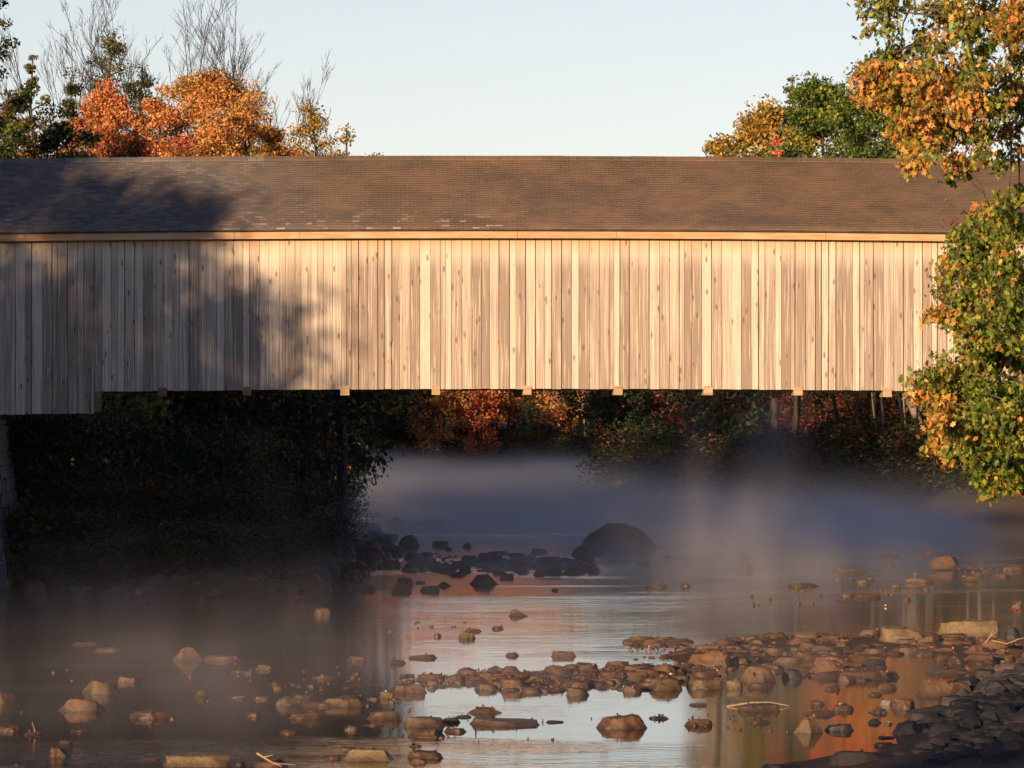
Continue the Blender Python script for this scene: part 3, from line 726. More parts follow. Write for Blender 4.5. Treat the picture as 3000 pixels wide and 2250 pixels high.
proto('pale', 'birch_tree', 107, 12, 2.8, .45, 2200, .28, ['yellow', 'olive'], [3, 3], limbs=18, sig=.13, trunk_r=.13, bark=BIRCH)
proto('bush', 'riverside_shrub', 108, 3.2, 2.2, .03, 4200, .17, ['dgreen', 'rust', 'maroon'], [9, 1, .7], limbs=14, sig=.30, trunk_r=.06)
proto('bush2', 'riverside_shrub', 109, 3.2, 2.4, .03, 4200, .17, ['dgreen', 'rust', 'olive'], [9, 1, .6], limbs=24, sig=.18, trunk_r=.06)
rnd = random.Random(77)
# left bank behind the bridge, seen beneath it (px, d, height, kind)
GL = 'trees in the shade on the left bank beneath the bridge'
L1 = [(60, 150, 10, 'dark2'), (190, 142, 8.6, 'olive'), (330, 150, 9.4, 'olive'), (430, 160, 10, 'dark2'), (560, 155, 9.5, 'dark'), (640, 168, 10.5, 'olive'), (740, 160, 9, 'dark2'), (830, 172, 9.5, 'dark'), (900, 182, 9.5, 'olive'), (970, 196, 8.5, 'dark2'),
      (120, 180, 12, 'dark'), (280, 185, 12, 'dark2'), (480, 190, 12, 'dark'), (700, 195, 12, 'dark'), (850, 205, 11, 'dark2'), (-80, 150, 11, 'dark'), (-60, 190, 13, 'dark2')]
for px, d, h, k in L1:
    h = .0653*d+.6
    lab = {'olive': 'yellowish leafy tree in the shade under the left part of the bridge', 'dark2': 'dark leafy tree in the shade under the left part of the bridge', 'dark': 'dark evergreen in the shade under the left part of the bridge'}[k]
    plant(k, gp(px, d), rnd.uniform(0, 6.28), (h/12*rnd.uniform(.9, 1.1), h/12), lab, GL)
GB = 'dark shrubs along the left bank'
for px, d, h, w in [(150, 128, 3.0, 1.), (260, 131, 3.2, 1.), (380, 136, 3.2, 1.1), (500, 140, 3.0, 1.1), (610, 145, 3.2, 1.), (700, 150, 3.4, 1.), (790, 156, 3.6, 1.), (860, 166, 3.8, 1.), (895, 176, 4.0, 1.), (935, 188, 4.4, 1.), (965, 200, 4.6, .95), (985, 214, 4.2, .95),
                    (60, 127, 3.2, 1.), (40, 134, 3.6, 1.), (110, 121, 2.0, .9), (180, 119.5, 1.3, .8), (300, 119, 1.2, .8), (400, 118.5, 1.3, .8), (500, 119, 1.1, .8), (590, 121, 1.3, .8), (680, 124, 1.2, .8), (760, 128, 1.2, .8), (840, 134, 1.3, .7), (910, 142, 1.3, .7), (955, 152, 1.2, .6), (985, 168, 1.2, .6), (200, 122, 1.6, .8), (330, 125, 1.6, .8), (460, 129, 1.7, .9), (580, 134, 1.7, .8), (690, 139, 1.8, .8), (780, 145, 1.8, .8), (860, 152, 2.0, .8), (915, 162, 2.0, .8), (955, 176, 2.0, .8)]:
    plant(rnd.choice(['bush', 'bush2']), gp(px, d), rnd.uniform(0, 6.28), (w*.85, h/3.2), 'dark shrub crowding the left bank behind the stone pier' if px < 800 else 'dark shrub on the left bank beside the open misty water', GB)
# left bank, further back: they stand behind the roof line and throw the long shade over the far river
GF = 'tall trees on the left bank hidden behind the bridge'
for x, y, h, k in [(-24, 150, 17, 'dark2'), (-20, 160, 16, 'orange'), (-16, 172, 16, 'dark2'), (-30, 172, 19, 'dark'), (-22, 186, 18, 'dark'), (-14, 196, 14, 'dark2'), (-32, 200, 20, 'dark2'), (-20, 212, 17, 'dark'), (-15, 232, 15, 'dark2'), (-28, 232, 20, 'dark'),
                   (-19, 252, 17, 'dark'), (-32, 262, 21, 'dark2'), (-20, 278, 18, 'dark2'), (-24, 300, 19, 'dark'), (-38, 318, 21, 'dark2'), (-33, 345, 17, 'dark'), (-36, 300, 22, 'dark'), (-20, 322, 17, 'dark2'), (-30, 330, 22, 'dark2'), (-40, 345, 16, 'dark'), (-24, 352, 14, 'dark'), (-34, 370, 17, 'dark2'), (-24, 385, 14, 'dark2'), (-44, 385, 19, 'dark'), (-32, 402, 14, 'dark'), (-24, 415, 10, 'dark2'), (-40, 425, 15, 'dark2'), (-30, 436, 9, 'dark'),
                   (-50, 360, 20, 'dark2'), (-54, 400, 19, 'dark')]:
    h = min(h+(2 if y < 300 else 0), .0653*y+1.)
    plant(k, (x, y, hgt(x, y)-.1), rnd.uniform(0, 6.28), (h/12*1.1, h/12), 'tall tree on the left bank upstream, mostly hidden behind the bridge', GF)
# far bank
FB = [(1010, 430, 15, 'dark'), (1060, 438, 13, 'dark2'), (1110, 452, 15, 'dark'), (1150, 446, 14, 'dark2'), (1205, 452, 15, 'dark'), (1180, 470, 18.5, 'scarlet'), (1235, 468, 19, 'scarlet'), (1300, 472, 18.5, 'scarlet'), (1340, 470, 18, 'orange'), (1575, 470, 18, 'orange'), (1255, 456, 17.5, 'redor'), (1300, 452, 16, 'orange'), (1270, 440, 11, 'orange'), (1400, 443, 10, 'redor'), (1650, 438, 12, 'orange'), (1350, 458, 17, 'redor'), (1395, 454, 15, 'orange'), (1440, 460, 16.5, 'redor'),
      (1490, 452, 14, 'orange'), (1535, 460, 16, 'redor'), (1580, 454, 13.5, 'redor'), (1625, 452, 16.5, 'orange'), (1665, 458, 18, 'orange'), (1700, 450, 15, 'dark2'), (1745, 440, 14, 'dark2'), (1585, 448, 9, 'dark2'), (1790, 430, 15, 'dark2'), (1830, 436, 16, 'red'), (1870, 420, 14.5, 'red'), (1905, 425, 15, 'dark'), (1945, 410, 14, 'redor')]
for px, d, h, k in FB:
    if h > 0:
        lab = {'scarlet': 'tall scarlet maple of the far bank glowing in the river under the bridge', 'dark': 'dark evergreen on the far bank left of the orange trees', 'dark2': 'dim leafy tree at the foot of the far bank', 'redor': 'red orange maple glowing on the far bank beneath the bridge', 'orange': 'bright orange maple on the far bank beneath the bridge', 'olive': 'olive tree on the far bank right of the white leaning trunk', 'red': 'crimson maple on the far bank right of the white leaning trunk'}[k]
        plant(k, gp(px, d), rnd.uniform(0, 6.28), (h/12*.95, h/12), lab, 'trees along the far bank')
for i in range(15):     # second row, taller, closing the view
    px = 980+i*75; d = 478+rnd.uniform(-6, 12); k = rnd.choice(['dark', 'olive', 'orange', 'redor', 'dark2', 'orange'])
    plant(k, gp(px, d), rnd.uniform(0, 6.28), (1.45, rnd.uniform(1.3, 1.6)), 'tall tree in the second row of the far wood', 'second row of the far wood')
# right bank forest beneath the bridge
RB = [(1790, 330, 9, 'dark2'), (1850, 340, 11, 'red'), (1900, 325, 12, 'dark'), (1960, 318, 12, 'dark2'), (2010, 305, 12, 'red'), (2040, 330, 15, 'dark'), (2090, 292, 12, 'dark2'), (2130, 300, 14, 'dark'), (2170, 282, 13, 'red'), (2230, 272, 12, 'dark2'), (2280, 265, 14, 'dark'), (2330, 258, 12, 'red'), (2370, 262, 13, 'dark'),
      (2420, 250, 12, 'red'), (2470, 258, 13, 'dark'), (2520, 246, 12, 'red'), (2570, 250, 13, 'dark2'), (2620, 240, 12, 'red'), (2670, 246, 13, 'dark'), (2720, 238, 12, 'dark2'), (2780, 240, 13, 'red'), (2850, 236, 13, 'dark'), (2920, 232, 12, 'dark2'), (2990, 228, 13, 'dark'), (3070, 226, 13, 'dark2')]
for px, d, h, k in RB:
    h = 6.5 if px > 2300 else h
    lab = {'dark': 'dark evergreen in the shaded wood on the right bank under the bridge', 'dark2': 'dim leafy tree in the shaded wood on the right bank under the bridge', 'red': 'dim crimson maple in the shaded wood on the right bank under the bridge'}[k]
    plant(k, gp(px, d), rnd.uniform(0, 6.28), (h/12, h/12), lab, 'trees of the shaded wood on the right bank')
for i in range(12):
    px = 1880+i*115; d = 345-i*5+rnd.uniform(-5, 5)
    plant(rnd.choice(['dark', 'dark2']), gp(px, d), rnd.uniform(0, 6.28), (1.4, 1.25), 'tall dark tree at the back of the right bank wood', 'back row of the right bank wood')
GS = 'low shrubs along the right bank'
for px, d in [(1840, 296), (1900, 290), (1960, 284), (2020, 279), (2080, 272), (2140, 266), (2200, 260), (2260, 253), (2320, 248), (2380, 244), (2440, 240), (2500, 236), (2560, 232), (2620, 228), (2680, 225), (2740, 222), (2800, 219), (2860, 217), (2920, 215), (2985, 213), (3050, 212),
              (2150, 280), (2350, 262), (2600, 242), (2800, 232)]:
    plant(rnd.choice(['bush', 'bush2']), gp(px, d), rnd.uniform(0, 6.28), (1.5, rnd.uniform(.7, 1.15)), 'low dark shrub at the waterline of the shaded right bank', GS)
for px in range(1000, 1990, 45):
    d = 447+rnd.uniform(0, 4) if px < 1540 else 447-(px-1540)*.11
    plant(rnd.choice(['bush', 'bush2']), gp(px, d), rnd.uniform(0, 6.28), (1.9, rnd.uniform(.7, 1.2)), 'low dark shrub at the waterline of the misty far bank', 'low shrubs along the far bank')

# trunks one can tell apart
def bole(name, label, px0, py0, px1, py1, d, r, bark=BIRCH, seed=1):
    rnd = random.Random(seed); a = W(px0, py0, d); b = W(px1, py1, d)
    a.z = hgt(a.x, a.y)-.2
    t = empty(name, a); tag(t, label, 'tree')
    mb = MB(); n = 9
    top = b + (b-a)*1.2
    pts = [a.lerp(top, i/n)-a+Vector((rnd.gauss(0, .05), rnd.gauss(0, .05), 0)) for i in range(n+1)]
    mb.tube(pts, [r*(1-.75*i/n) for i in range(n+1)], 8)
    cents = []
    for k in range(9):
        i = 5+k % 5; p = pts[i]; e = p+Vector((rnd.gauss(0, 1.2), rnd.gauss(0, 1.2), rnd.uniform(.3, 1.6))); mb.tube([p, p.lerp(e, .5)+Vector((0, 0, .1)), e], [r*.3, r*.18, .012], 4); cents.append(tuple(e))
    mb.build('trunk', bark, t, smooth=True)
    rng = np.random.default_rng(seed); C, K = clump_leaves(rng, cents, [.7]*len(cents), 90, ['yellow', 'orange', 'olive'], [2, 2, 2])
    leaves('crown', C, np.full(len(C), .26), K, LEAF, t, seed=seed)
bole('birch_tree', 'pale leaning trunk before the bright orange maple on the far bank', 1655, 1300, 1632, 1150, 440, .30, seed=1)
bole('birch_tree', 'straight pale trunk at the top of the far bank right of the leaning one', 1716, 1260, 1708, 1150, 436, .16, seed=2)
bole('birch_tree', 'pinkish trunk behind the crimson leaves on the far bank', 1885, 1240, 1875, 1150, 405, .26, seed=3)
bole('ash_tree', 'grey trunk curving left in the middle of the right bank wood', 2478, 1370, 2438, 1150, 240, .16, BARK, 4)
bole('birch_tree', 'whitest birch trunk in the shaded right bank wood', 2604, 1345, 2578, 1150, 236, .12, BIRCH, 5)
bole('birch_tree', 'thinner white birch trunk just left of the whitest one', 2590, 1345, 2560, 1180, 237, .08, BIRCH, 6)
bole('ash_tree', 'dim slanting trunk left of the white birch trunks', 2528, 1340, 2505, 1160, 232, .11, BARK, 7)
bole('birch_tree', 'slim upright trunk right of the white birch trunks', 2655, 1320, 2648, 1160, 228, .07, BIRCH, 8)
bole('maple_tree', 'stout pale trunk leaning left behind the oak leaves at the bridge end', 2740, 1420, 2662, 1150, 230, .34, BIRCH, 9)
bole('maple_tree', 'second pale leaning trunk behind the oak leaves, the right one of the pair', 2775, 1420, 2712, 1170, 231, .26, BIRCH, 10)
for i, px in enumerate((2650, 2695, 2838, 2870, 2905, 2965)):
    bole('birch_tree', ['slim lit birch stem mirrored left of the yellowish block', 'straight lit birch stem mirrored beside the block of yellowish stone', 'thin birch stem mirrored above the yellowish block', 'thick birch stem mirrored above the yellowish block', 'twin birch stem mirrored right of the thick one', 'last birch stem mirrored towards the right edge'][i], px, 1440, px-12+i*4, 1180, 231-i, [.12, .17, .08, .16, .11, .08][i], BIRCH, 20+i)

# trees on the left bank this side of the bridge, outside the picture: their shade lies on siding and water
GO = 'trees on the near left bank that shade the bridge'
SH = [(-20, 78, 9.0, 3.2), (-19.8, 83, 7.5, 3), (-24, 82, 10.5, 3.3), (-22.5, 74, 8, 2.4), (-25, 72, 9.5, 3), (-28, 73, 11, 2.8), (-32.2, 73, 14.6, 2.7), (-30, 75, 11.6, 2.2), (-35, 71, 18.4, 4.5), (-40, 72, 20.5, 4.1), (-45, 71, 22, 5), (-51, 73, 22, 5), (-47, 50, 20.5, 3.2), (-51, 53, 24, 4.5), (-57, 50, 25, 5), (-63, 52, 25, 5), (-37, 82, 14, 4), (-30, 84, 11, 3.6), (-25, 87, 8.5, 3.4), (-43, 86, 18, 4.6), (-21.5, 92, 6, 2.6), (-27, 96, 9, 3.2), (-34, 98, 12, 4), (-20, 102, 4.5, 2.2)]
for i, (x, y, h, w_) in enumerate(SH):
    w_ = w_/3.7*12/h
    plant(['dark', 'dark2'][i % 2], (x, y, hgt(x, y)-.2), rnd.uniform(0, 6.28), (h/12*w_, h/12), 'leafy tree on the near left bank shading the left end of the bridge', GO)
for x, y, h, k in [(-22, -14, 22, 'dark2'), (-27.5, -12, 20, 'dark')]:
    plant(k, (x, y, hgt(x, y)-.2), rnd.uniform(0, 6.28), (h/12*.75, h/12), 'tree behind the viewer shading the stony shore at lower right', 'trees behind the viewer')
for x, y, h in [(24, 60, 16), (28, 90, 17), (22, 30, 16), (32, 120, 16), (26, 0, 18), (10, -25, 18)]:  # out of view, added to block sky fill
    plant('dark2', (x, y, hgt(x, y)-.2), rnd.uniform(0, 6.28), (h/12, h/12), 'added unseen leafy tree on the near right bank, blocking sky light', 'added unseen trees on the near right bank')

# ------------------------------------------------------------------ rocks
import bmesh
def ico(sub):
    bm = bmesh.new(); bmesh.ops.create_icosphere(bm, subdivisions=sub, radius=1)
    v = np.array([tuple(x.co) for x in bm.verts]); f = np.array([[y.index for y in x.verts] for x in bm.faces]); bm.free(); return v, f
ICO = {2: ico(2), 3: ico(3), 4: ico(4)}
def rock_geo(seed, w, h, dep, kind, sub=3, sink=.45):
    """above-water height h, full width w, depth dep"""
    v, f = ICO[sub]; v = v.copy(); rng = np.random.default_rng(seed)
    off = Vector(rng.uniform(-50, 50, 3))
    if kind in ('block', 'slab'):
        p = 4.5; v = v/((np.abs(v)**p).sum(1)**(1/p))[:, None]*.92
    elif kind == 'cone':
        k = np.clip(v[:, 2], 0, 1); v[:, :2] *= (1-.62*k**.9)[:, None]
    elif kind == 'flat': v[:, 2] = np.sign(v[:, 2])*np.abs(v[:, 2])**.8
    # a few planar cuts give angular faces
    nc = {'dome': 0, 'round': 7, 'flat': 9, 'angular': 16, 'block': 8, 'slab': 7, 'cone': 7}[kind]
    for _ in range(nc):
        n = rng.normal(size=3); n[2] = abs(n[2])*.9; n /= np.linalg.norm(n); c = rng.uniform(.50, .86) if kind in ('angular', 'cone') else rng.uniform(.66, .93)
        dd = v@n - c; v -= np.outer(np.maximum(dd, 0), n)*.97
    if kind not in ('cone', 'dome'):
        n = rng.normal(0, .10, 3); n[2] = 1; n /= np.linalg.norm(n); c = rng.uniform(.42, .62)
        v -= np.outer(np.maximum(v@n - c, 0), n)*.9
    am = {'dome': .11, 'round': .10, 'flat': .12, 'angular': .10, 'block': .06, 'slab': .06, 'cone': .07}[kind]
    dis = np.array([noise.fractal(Vector(q)*1.3+off, 1., 2., 3)*am*1.2 + noise.noise(Vector(q)*4.5+off)*am*.6 + noise.noise(Vector(q)*11+off)*am*.25 for q in v])
    v *= (1+dis)[:, None]
    top = v[:, 2].max(); v[:, 2] /= top
    v[:, 0] *= w/2/np.abs(v[:, 0]).max(); v[:, 1] *= dep/2/np.abs(v[:, 1]).max(); v[:, 2] *= h
    if kind != 'cone': up = v[:, 2] > 0; v[up, 2] = h*(v[up, 2]/h)**.85
    v[:, :2] *= (1+.10*np.exp(-((v[:, 2]/h)/.22)**2))[:, None]/1.06
    lo = v[:, 2] < 0; v[lo, 2] *= max(1., .35/max(h, .05)*sink)
    return v, f
ROCKV = []   # world points on rock tops, for fallen leaves
def rock(px, py, wpx, hpx, kind='round', label=None, mat=None, name='rock', cat='rock', group=None, seed=None, z0=None, dep=None, sub=None):
    x, d = OW(px, py); seed = seed if seed is not None else int(px*7+py*13)
    w = wpx*1.06/FPX*d; h = max(.03, hpx*.74/FPX*d); rr = random.Random(seed)
    dp = dep or w*rr.uniform(.62, .95)
    gz = max(0, hgt(x, d)) if z0 is None else z0
    v, f = rock_geo(seed, w, h*1.04, dp, kind, sub or (4 if wpx > 42 else 3))
    a = rr.uniform(-.22, .22); c, s = math.cos(a), math.sin(a)
    v = v@np.array([[c, s, 0], [-s, c, 0], [0, 0, 1]])
    o = mesh_np(name, v, f, mat or (ROCK, ROCKB, ROCKC)[seed % 3], smooth=True); o.data.set_sharp_from_angle(angle=math.radians(28))
    o.location = (x, d+dp*.42, gz*.6)
    tag(o, label, cat, group)
    m = v[:, 2] > h*.35; ROCKV.append((v[m]+np.array(o.location), px, py))
    return o
R = rock
# --- near left
R(240, 2083, 146, 44, 'angular', 'smooth lit boulder with a flat top, largest in the open water at left', name='boulder', cat='boulder')
R(438, 2107, 145, 29, 'flat', 'long low flat rock right of the flat topped boulder at left')
R(170, 2219, 68, 37, 'angular', 'pointed rock standing alone near the lower left corner')
R(575, 2246, 196, 44, 'slab', 'long mossy yellowish slab rock at the bottom edge left of centre', name='boulder', cat='boulder', mat=ROCKP)
R(795, 2256, 105, 36, 'round', 'rounded rock at the bottom edge with twigs lying on it')
R(700, 2246, 40, 16, 'round', 'small dark stone between the mossy slab and the rock with twigs', mat=ROCKD)
R(290, 2034, 130, 50, 'angular', 'brown angular rock in mist with a broken top at left')
R(384, 1999, 82, 20, 'flat', 'low misty rock just behind the brown angular rock')
R(8, 2062, 76, 42, 'angular', 'rock cut by the left edge above the waterline')
R(547, 1936, 92, 50, 'cone', 'peaked rock alone in the mist at left of centre')
R(645, 1936, 110, 18, 'flat', 'low rocky ridge trailing right from the peaked rock')
R(592, 2041, 50, 23, 'cone', 'small peaked stone in open water left of centre')
R(25, 2144, 72, 26, 'flat', 'low rock at the left edge below the cut one')
R(100, 2153, 60, 13, 'flat', 'low leaf covered stone with an upright twig at left')
R(236, 2146, 82, 10, 'flat', 'thin flat sliver of rock below the flat topped boulder')
R(192, 2178, 45, 11, 'flat', 'small flat stone above the pointed rock at lower left')
R(838, 2068, 82, 33, 'angular', 'angular orange brown rock at the left end of the long row of stones')
R(930, 2070, 92, 17, 'flat', 'low flat rock right of the angular one in the row')
R(1012, 2071, 150, 36, 'round', 'long orange brown boulder in the middle of the row', name='boulder', cat='boulder')
R(890, 2048, 60, 16, 'round', 'small stone behind the row left of the long boulder')
R(746, 2101, 42, 21, 'round', 'small square stone alone in the water at left of centre')
R(893, 2107, 92, 27, 'round', 'rounded rock below the row with a notch at its right end')
R(845, 2151, 52, 15, 'flat', 'small low stone with leaves under the notched rock')
R(771, 1962, 56, 19, 'angular', 'small angular stone in mist, middle left')
R(950, 1990, 70, 12, 'flat', 'low dark red stone in the riffle left of centre')
R(703, 1974, 60, 8, 'flat', 'thin leaf covered stone left of the small angular stone')
R(315, 1908, 84, 12, 'flat', 'low stone in dark mist at left, right one of two')
R(255, 1890, 92, 9, 'flat', 'pale low stone in dark mist at left, left one of two')
R(765, 2051, 52, 14, 'round', 'small round stone left of the row of stones')
R(697, 2047, 46, 10, 'flat', 'lower small stone at the left end of the row')
R(977, 2226, 42, 16, 'round', 'small pale stone left of the white streaked boulder')
R(36, 2256, 90, 12, 'flat', 'low red brown rock in the lower left corner')
R(440, 2228, 60, 7, 'flat', 'thin stone above the mossy slab at bottom left')
# --- near centre
R(1192, 2031, 112, 31, 'round', 'rounded orange boulder left of the middle shoal', name='boulder', cat='boulder')
R(1133, 2045, 45, 24, 'round', 'small stone with a bright yellow top beside the orange boulder', mat=ROCKP)
R(1132, 2110, 120, 35, 'angular', 'angular brown rock in calm water above the pair of stacked rocks')
R(1243, 2131, 122, 37, 'round', 'upper of the two stacked brown rocks in calm water', name='boulder', cat='boulder')
R(1250, 2161, 106, 28, 'round', 'lower of the two stacked brown rocks in calm water', name='boulder', cat='boulder')
R(1322, 2118, 54, 19, 'round', 'black rock touching the stacked rocks on their right', mat=ROCKD)
R(1335, 2146, 66, 15, 'flat', 'leaf strewn low rock right of the lower stacked rock')
R(1417, 2091, 102, 23, 'cone', 'low brown mound behind the straight ended slab')
R(1480, 2128, 194, 26, 'slab', 'long straight ended slab in calm water at bottom centre')
R(1355, 2103, 52, 9, 'flat', 'thin dark stone left of the low brown mound', mat=ROCKD)
R(1628, 2118, 56, 8, 'flat', 'thin dark stone right of the straight ended slab', mat=ROCKD)
R(1822, 2136, 140, 50, 'round', 'lone rounded boulder mirrored in calm water right of centre', name='boulder', cat='boulder')
R(1934, 2107, 62, 10, 'flat', 'thin black stone right of the lone mirrored boulder', mat=ROCKD)
R(1075, 2230, 150, 43, 'block', 'blocky boulder with white streaks at the bottom left of centre', name='boulder', cat='boulder', mat=ROCKP)
R(1020, 2200, 40, 14, 'round', 'small knob on the back of the white streaked boulder')
R(1245, 2223, 98, 30, 'round', 'rounded rock right of the white streaked boulder')
R(1222, 2238, 64, 20, 'angular', 'smaller rock in front of the rounded one at the bottom')
R(1217, 2189, 36, 8, 'flat', 'thin dark stone above the rounded rock at the bottom', mat=ROCKD)
R(1030, 2141, 42, 20, 'round', 'small round stone alone left of the stacked rocks')
R(1095, 2128, 62, 7, 'flat', 'thin red stone under the angular brown rock')
R(1515, 1806, 62, 27, 'cone', 'lone sunlit stone in still water at the centre')
R(1367, 1872, 48, 25, 'round', 'rounded stone in the small group below the lone sunlit stone')
R(1386, 1851, 48, 11, 'flat', 'flat stone behind the rounded stone near the centre')
R(1282, 1866, 22, 13, 'round', 'tiny dark stone left of the small central group')
R(1457, 1844, 38, 10, 'flat', 'flat stone right of the small central group')
R(1240, 1930, 84, 14, 'slab', 'pale low slab at the left tip of the middle shoal')
R(1160, 1945, 56, 15, 'angular', 'angular stone left of the pale low slab')
R(1045, 1937, 62, 20, 'round', 'brown rock in the riffle above the orange boulder')
R(1501, 1923, 38, 15, 'round', 'single stone above the middle shoal')
R(1652, 1925, 72, 21, 'flat', 'flat topped rock at the upper edge of the middle shoal')
R(1328, 1999, 54, 27, 'block', 'squarish stone at the left end of the middle shoal')
R(1262, 1996, 84, 27, 'angular', 'brown rock standing off the left end of the middle shoal')
R(1508, 2021, 92, 46, 'round', 'largest rounded rock in the left half of the middle shoal', name='boulder', cat='boulder')
R(1430, 2023, 62, 25, 'round', 'round stone at the front of the middle shoal')
R(1690, 2039, 70, 30, 'round', 'rounded rock at the front edge between the two shoals')
R(1452, 1966, 52, 15, 'flat', 'dark flat stone on the crest of the middle shoal', mat=ROCKD)
R(1852, 2028, 56, 25, 'round', 'small round rock left of the faceted boulder')
R(1790, 1996, 62, 28, 'angular', 'angular rock on the shoal left of centre right')
R(1715, 1962, 76, 26, 'flat', 'leaf covered rock between the two shoals')
R(1872, 1986, 84, 22, 'flat', 'flat rock behind the faceted boulder')
# --- right shoal
R(1952, 2022, 112, 47, 'angular', 'big faceted boulder left of the squared block', name='boulder', cat='boulder')
R(2062, 2020, 110, 42, 'block', 'squared stone block at the front of the right shoal', name='boulder', cat='boulder')
R(2152, 2019, 56, 34, 'angular', 'green tinged rock right of the squared block', mat=ROCKP)
R(2224, 2018, 70, 22, 'round', 'low smooth rock leaning under the big wedge')
R(2217, 2000, 126, 60, 'angular', 'big wedge shaped boulder behind the squared block', name='boulder', cat='boulder')
R(2078, 1952, 126, 56, 'round', 'large rounded boulder behind the squared block', name='boulder', cat='boulder')
R(1990, 1974, 76, 33, 'cone', 'pointed rock left of the large rounded boulder')
R(2322, 1990, 62, 36, 'round', 'black rounded rock right of the big wedge', mat=ROCKD)
R(2535, 1992, 150, 36, 'round', 'long smooth boulder at the right end of the middle group', name='boulder', cat='boulder')
R(2428, 1977, 118, 46, 'round', 'rounded boulder with a yellowish flank left of the long smooth one', name='boulder', cat='boulder')
R(2452, 1956, 132, 42, 'round', 'broad smooth boulder on top of the middle group', name='boulder', cat='boulder')
R(2556, 1954, 82, 29, 'round', 'black dome rock right of the broad smooth boulder', mat=ROCKD)
R(2168, 1936, 42, 13, 'round', 'small blue black stone in the channel', mat=ROCKD)
R(2228, 2085, 122, 29, 'flat', 'flat rock with a long bleached stick lying on it')
R(2055, 2128, 102, 27, 'angular', 'low rough rock with leaves below the right shoal')
R(2397, 2066, 50, 17, 'round', 'small smooth stone left of the white stone')
R(2408, 2096, 84, 17, 'slab', 'flat slab above the conical boulder')
R(2372, 2148, 82, 64, 'cone', 'conical boulder mirrored in orange water', name='boulder', cat='boulder')
R(2467, 2142, 98, 27, 'flat', 'dark wet low rock right of the conical boulder', mat=ROCKD)
R(2047, 2068, 52, 9, 'flat', 'thin stone left of the rock with the bleached stick')
R(2440, 2022, 46, 13, 'round', 'small oval stone in the channel, left of a similar one')
R(2225, 2120, 62, 12, 'flat', 'low stone below the rock with the bleached stick')
R(2846, 1868, 176, 64, 'block', 'big yellowish mossy block at the right shoal', name='boulder', cat='boulder', mat=ROCKP)
R(2652, 1892, 182, 64, 'angular', 'big tan boulder with white lichen spots left of the mossy block', name='boulder', cat='boulder', mat=ROCKP)
R(2970, 1872, 80, 46, 'angular', 'black boulder in the shadow of the mossy block', mat=ROCKD, name='boulder', cat='boulder')
R(2724, 1895, 82, 29, 'round', 'smooth grey rock before the lichen boulder')
R(2757, 1918, 104, 19, 'flat', 'leaf covered flat rock below the mossy block')
R(2590, 1920, 130, 11, 'flat', 'long thin rock in the channel below the lichen boulder')
R(2860, 1922, 78, 41, 'angular', 'brown angular rock under the mossy block')
R(2922, 1912, 92, 41, 'round', 'brown rounded rock right of the angular one under the block')
R(2957, 1936, 62, 23, 'angular', 'pale angular stone near the right edge of the shoal')
R(2880, 1940, 82, 21, 'round', 'low stone at the front of the rightmost shoal')
R(2810, 1944, 56, 19, 'angular', 'small rough stone at the front left of the rightmost shoal')
R(2790, 1892, 102, 21, 'flat', 'flat stone wedged between the two big yellowish boulders')
R(2782, 1972, 132, 29, 'slab', 'flat wet slab standing in the orange reflection')
R(2765, 2042, 176, 64, 'round', 'large wet mossy boulder beside the rushing water', name='boulder', cat='boulder', mat=ROCK)
R(2602, 2020, 68, 25, 'round', 'smooth tan rock at the rushing water')
R(2562, 2039, 44, 13, 'round', 'small oval stone in the channel, right of a similar one')
R(2597, 2066, 40, 20, 'angular', 'bright white stone at the edge of the dark shore', mat=QUARTZ)
R(2650, 2078, 74, 38, 'round', 'dark red brown rock beside the white stone')
R(2575, 2090, 60, 18, 'angular', 'mossy dark stone under the white stone', mat=ROCKD)
R(2470, 2082, 64, 23, 'round', 'brown rock left of the mossy dark stone')
R(2660, 2152, 84, 50, 'round', 'black boulder mirrored in the red water', mat=ROCKD, name='boulder', cat='boulder')
R(2562, 2120, 56, 17, 'angular', 'small dark rock alone in the red water', mat=ROCKD)
R(2603, 2124, 26, 8, 'flat', 'tiny dark stone beside the small dark rock in red water', mat=ROCKD)
R(2600, 2164, 52, 8, 'flat', 'thin black stone left of the black mirrored boulder', mat=ROCKD)
R(2588, 2188, 66, 15, 'flat', 'flat black stone in the reddest water', mat=ROCKD)
R(2535, 2264, 196, 56, 'round', 'big black boulder at the bottom edge right of centre', mat=ROCKD, name='boulder', cat='boulder')
R(2672, 2256, 112, 46, 'round', 'black boulder at the bottom edge, right one of the pair', mat=ROCKD, name='boulder', cat='boulder')
R(2282, 2264, 112, 27, 'round', 'dark rock just showing at the bottom edge', mat=ROCKD)
R(2900, 2000, 60, 20, 'angular', 'ragged black rock at the top of the dark shore', mat=ROCKD)
# --- right, middle distance
R(2770, 1664, 104, 44, 'round', 'domed boulder farthest right in the misty sunlit water', name='boulder', cat='boulder')
R(2606, 1630, 52, 9, 'flat', 'pale low stone in mist left of the domed boulder')
R(2718, 1621, 34, 11, 'flat', 'small pale stone behind the domed boulder')
R(2384, 1654, 52, 9, 'flat', 'low leafy stone at the edge of the mist plume')
R(2490, 1677, 98, 18, 'flat', 'long leafy ridge of stone left of the domed boulder')
R(2695, 1708, 80, 17, 'flat', 'flat rock below the domed boulder')
R(2850, 1703, 58, 18, 'cone', 'small pyramid rock at right in the mirrored trunks')
R(2940, 1691, 54, 13, 'flat', 'low stone near the right edge above the mirrored trunks')
R(2348, 1719, 104, 13, 'flat', 'long low leafy stone below the mist plume')
R(2532, 1709, 52, 13, 'flat', 'small leafy mound between the long low stones')
R(2552, 1753, 100, 16, 'angular', 'leafy ridge above the right shoal in still water')
R(2970, 1673, 62, 15, 'flat', 'flat sunlit stone at the right edge')
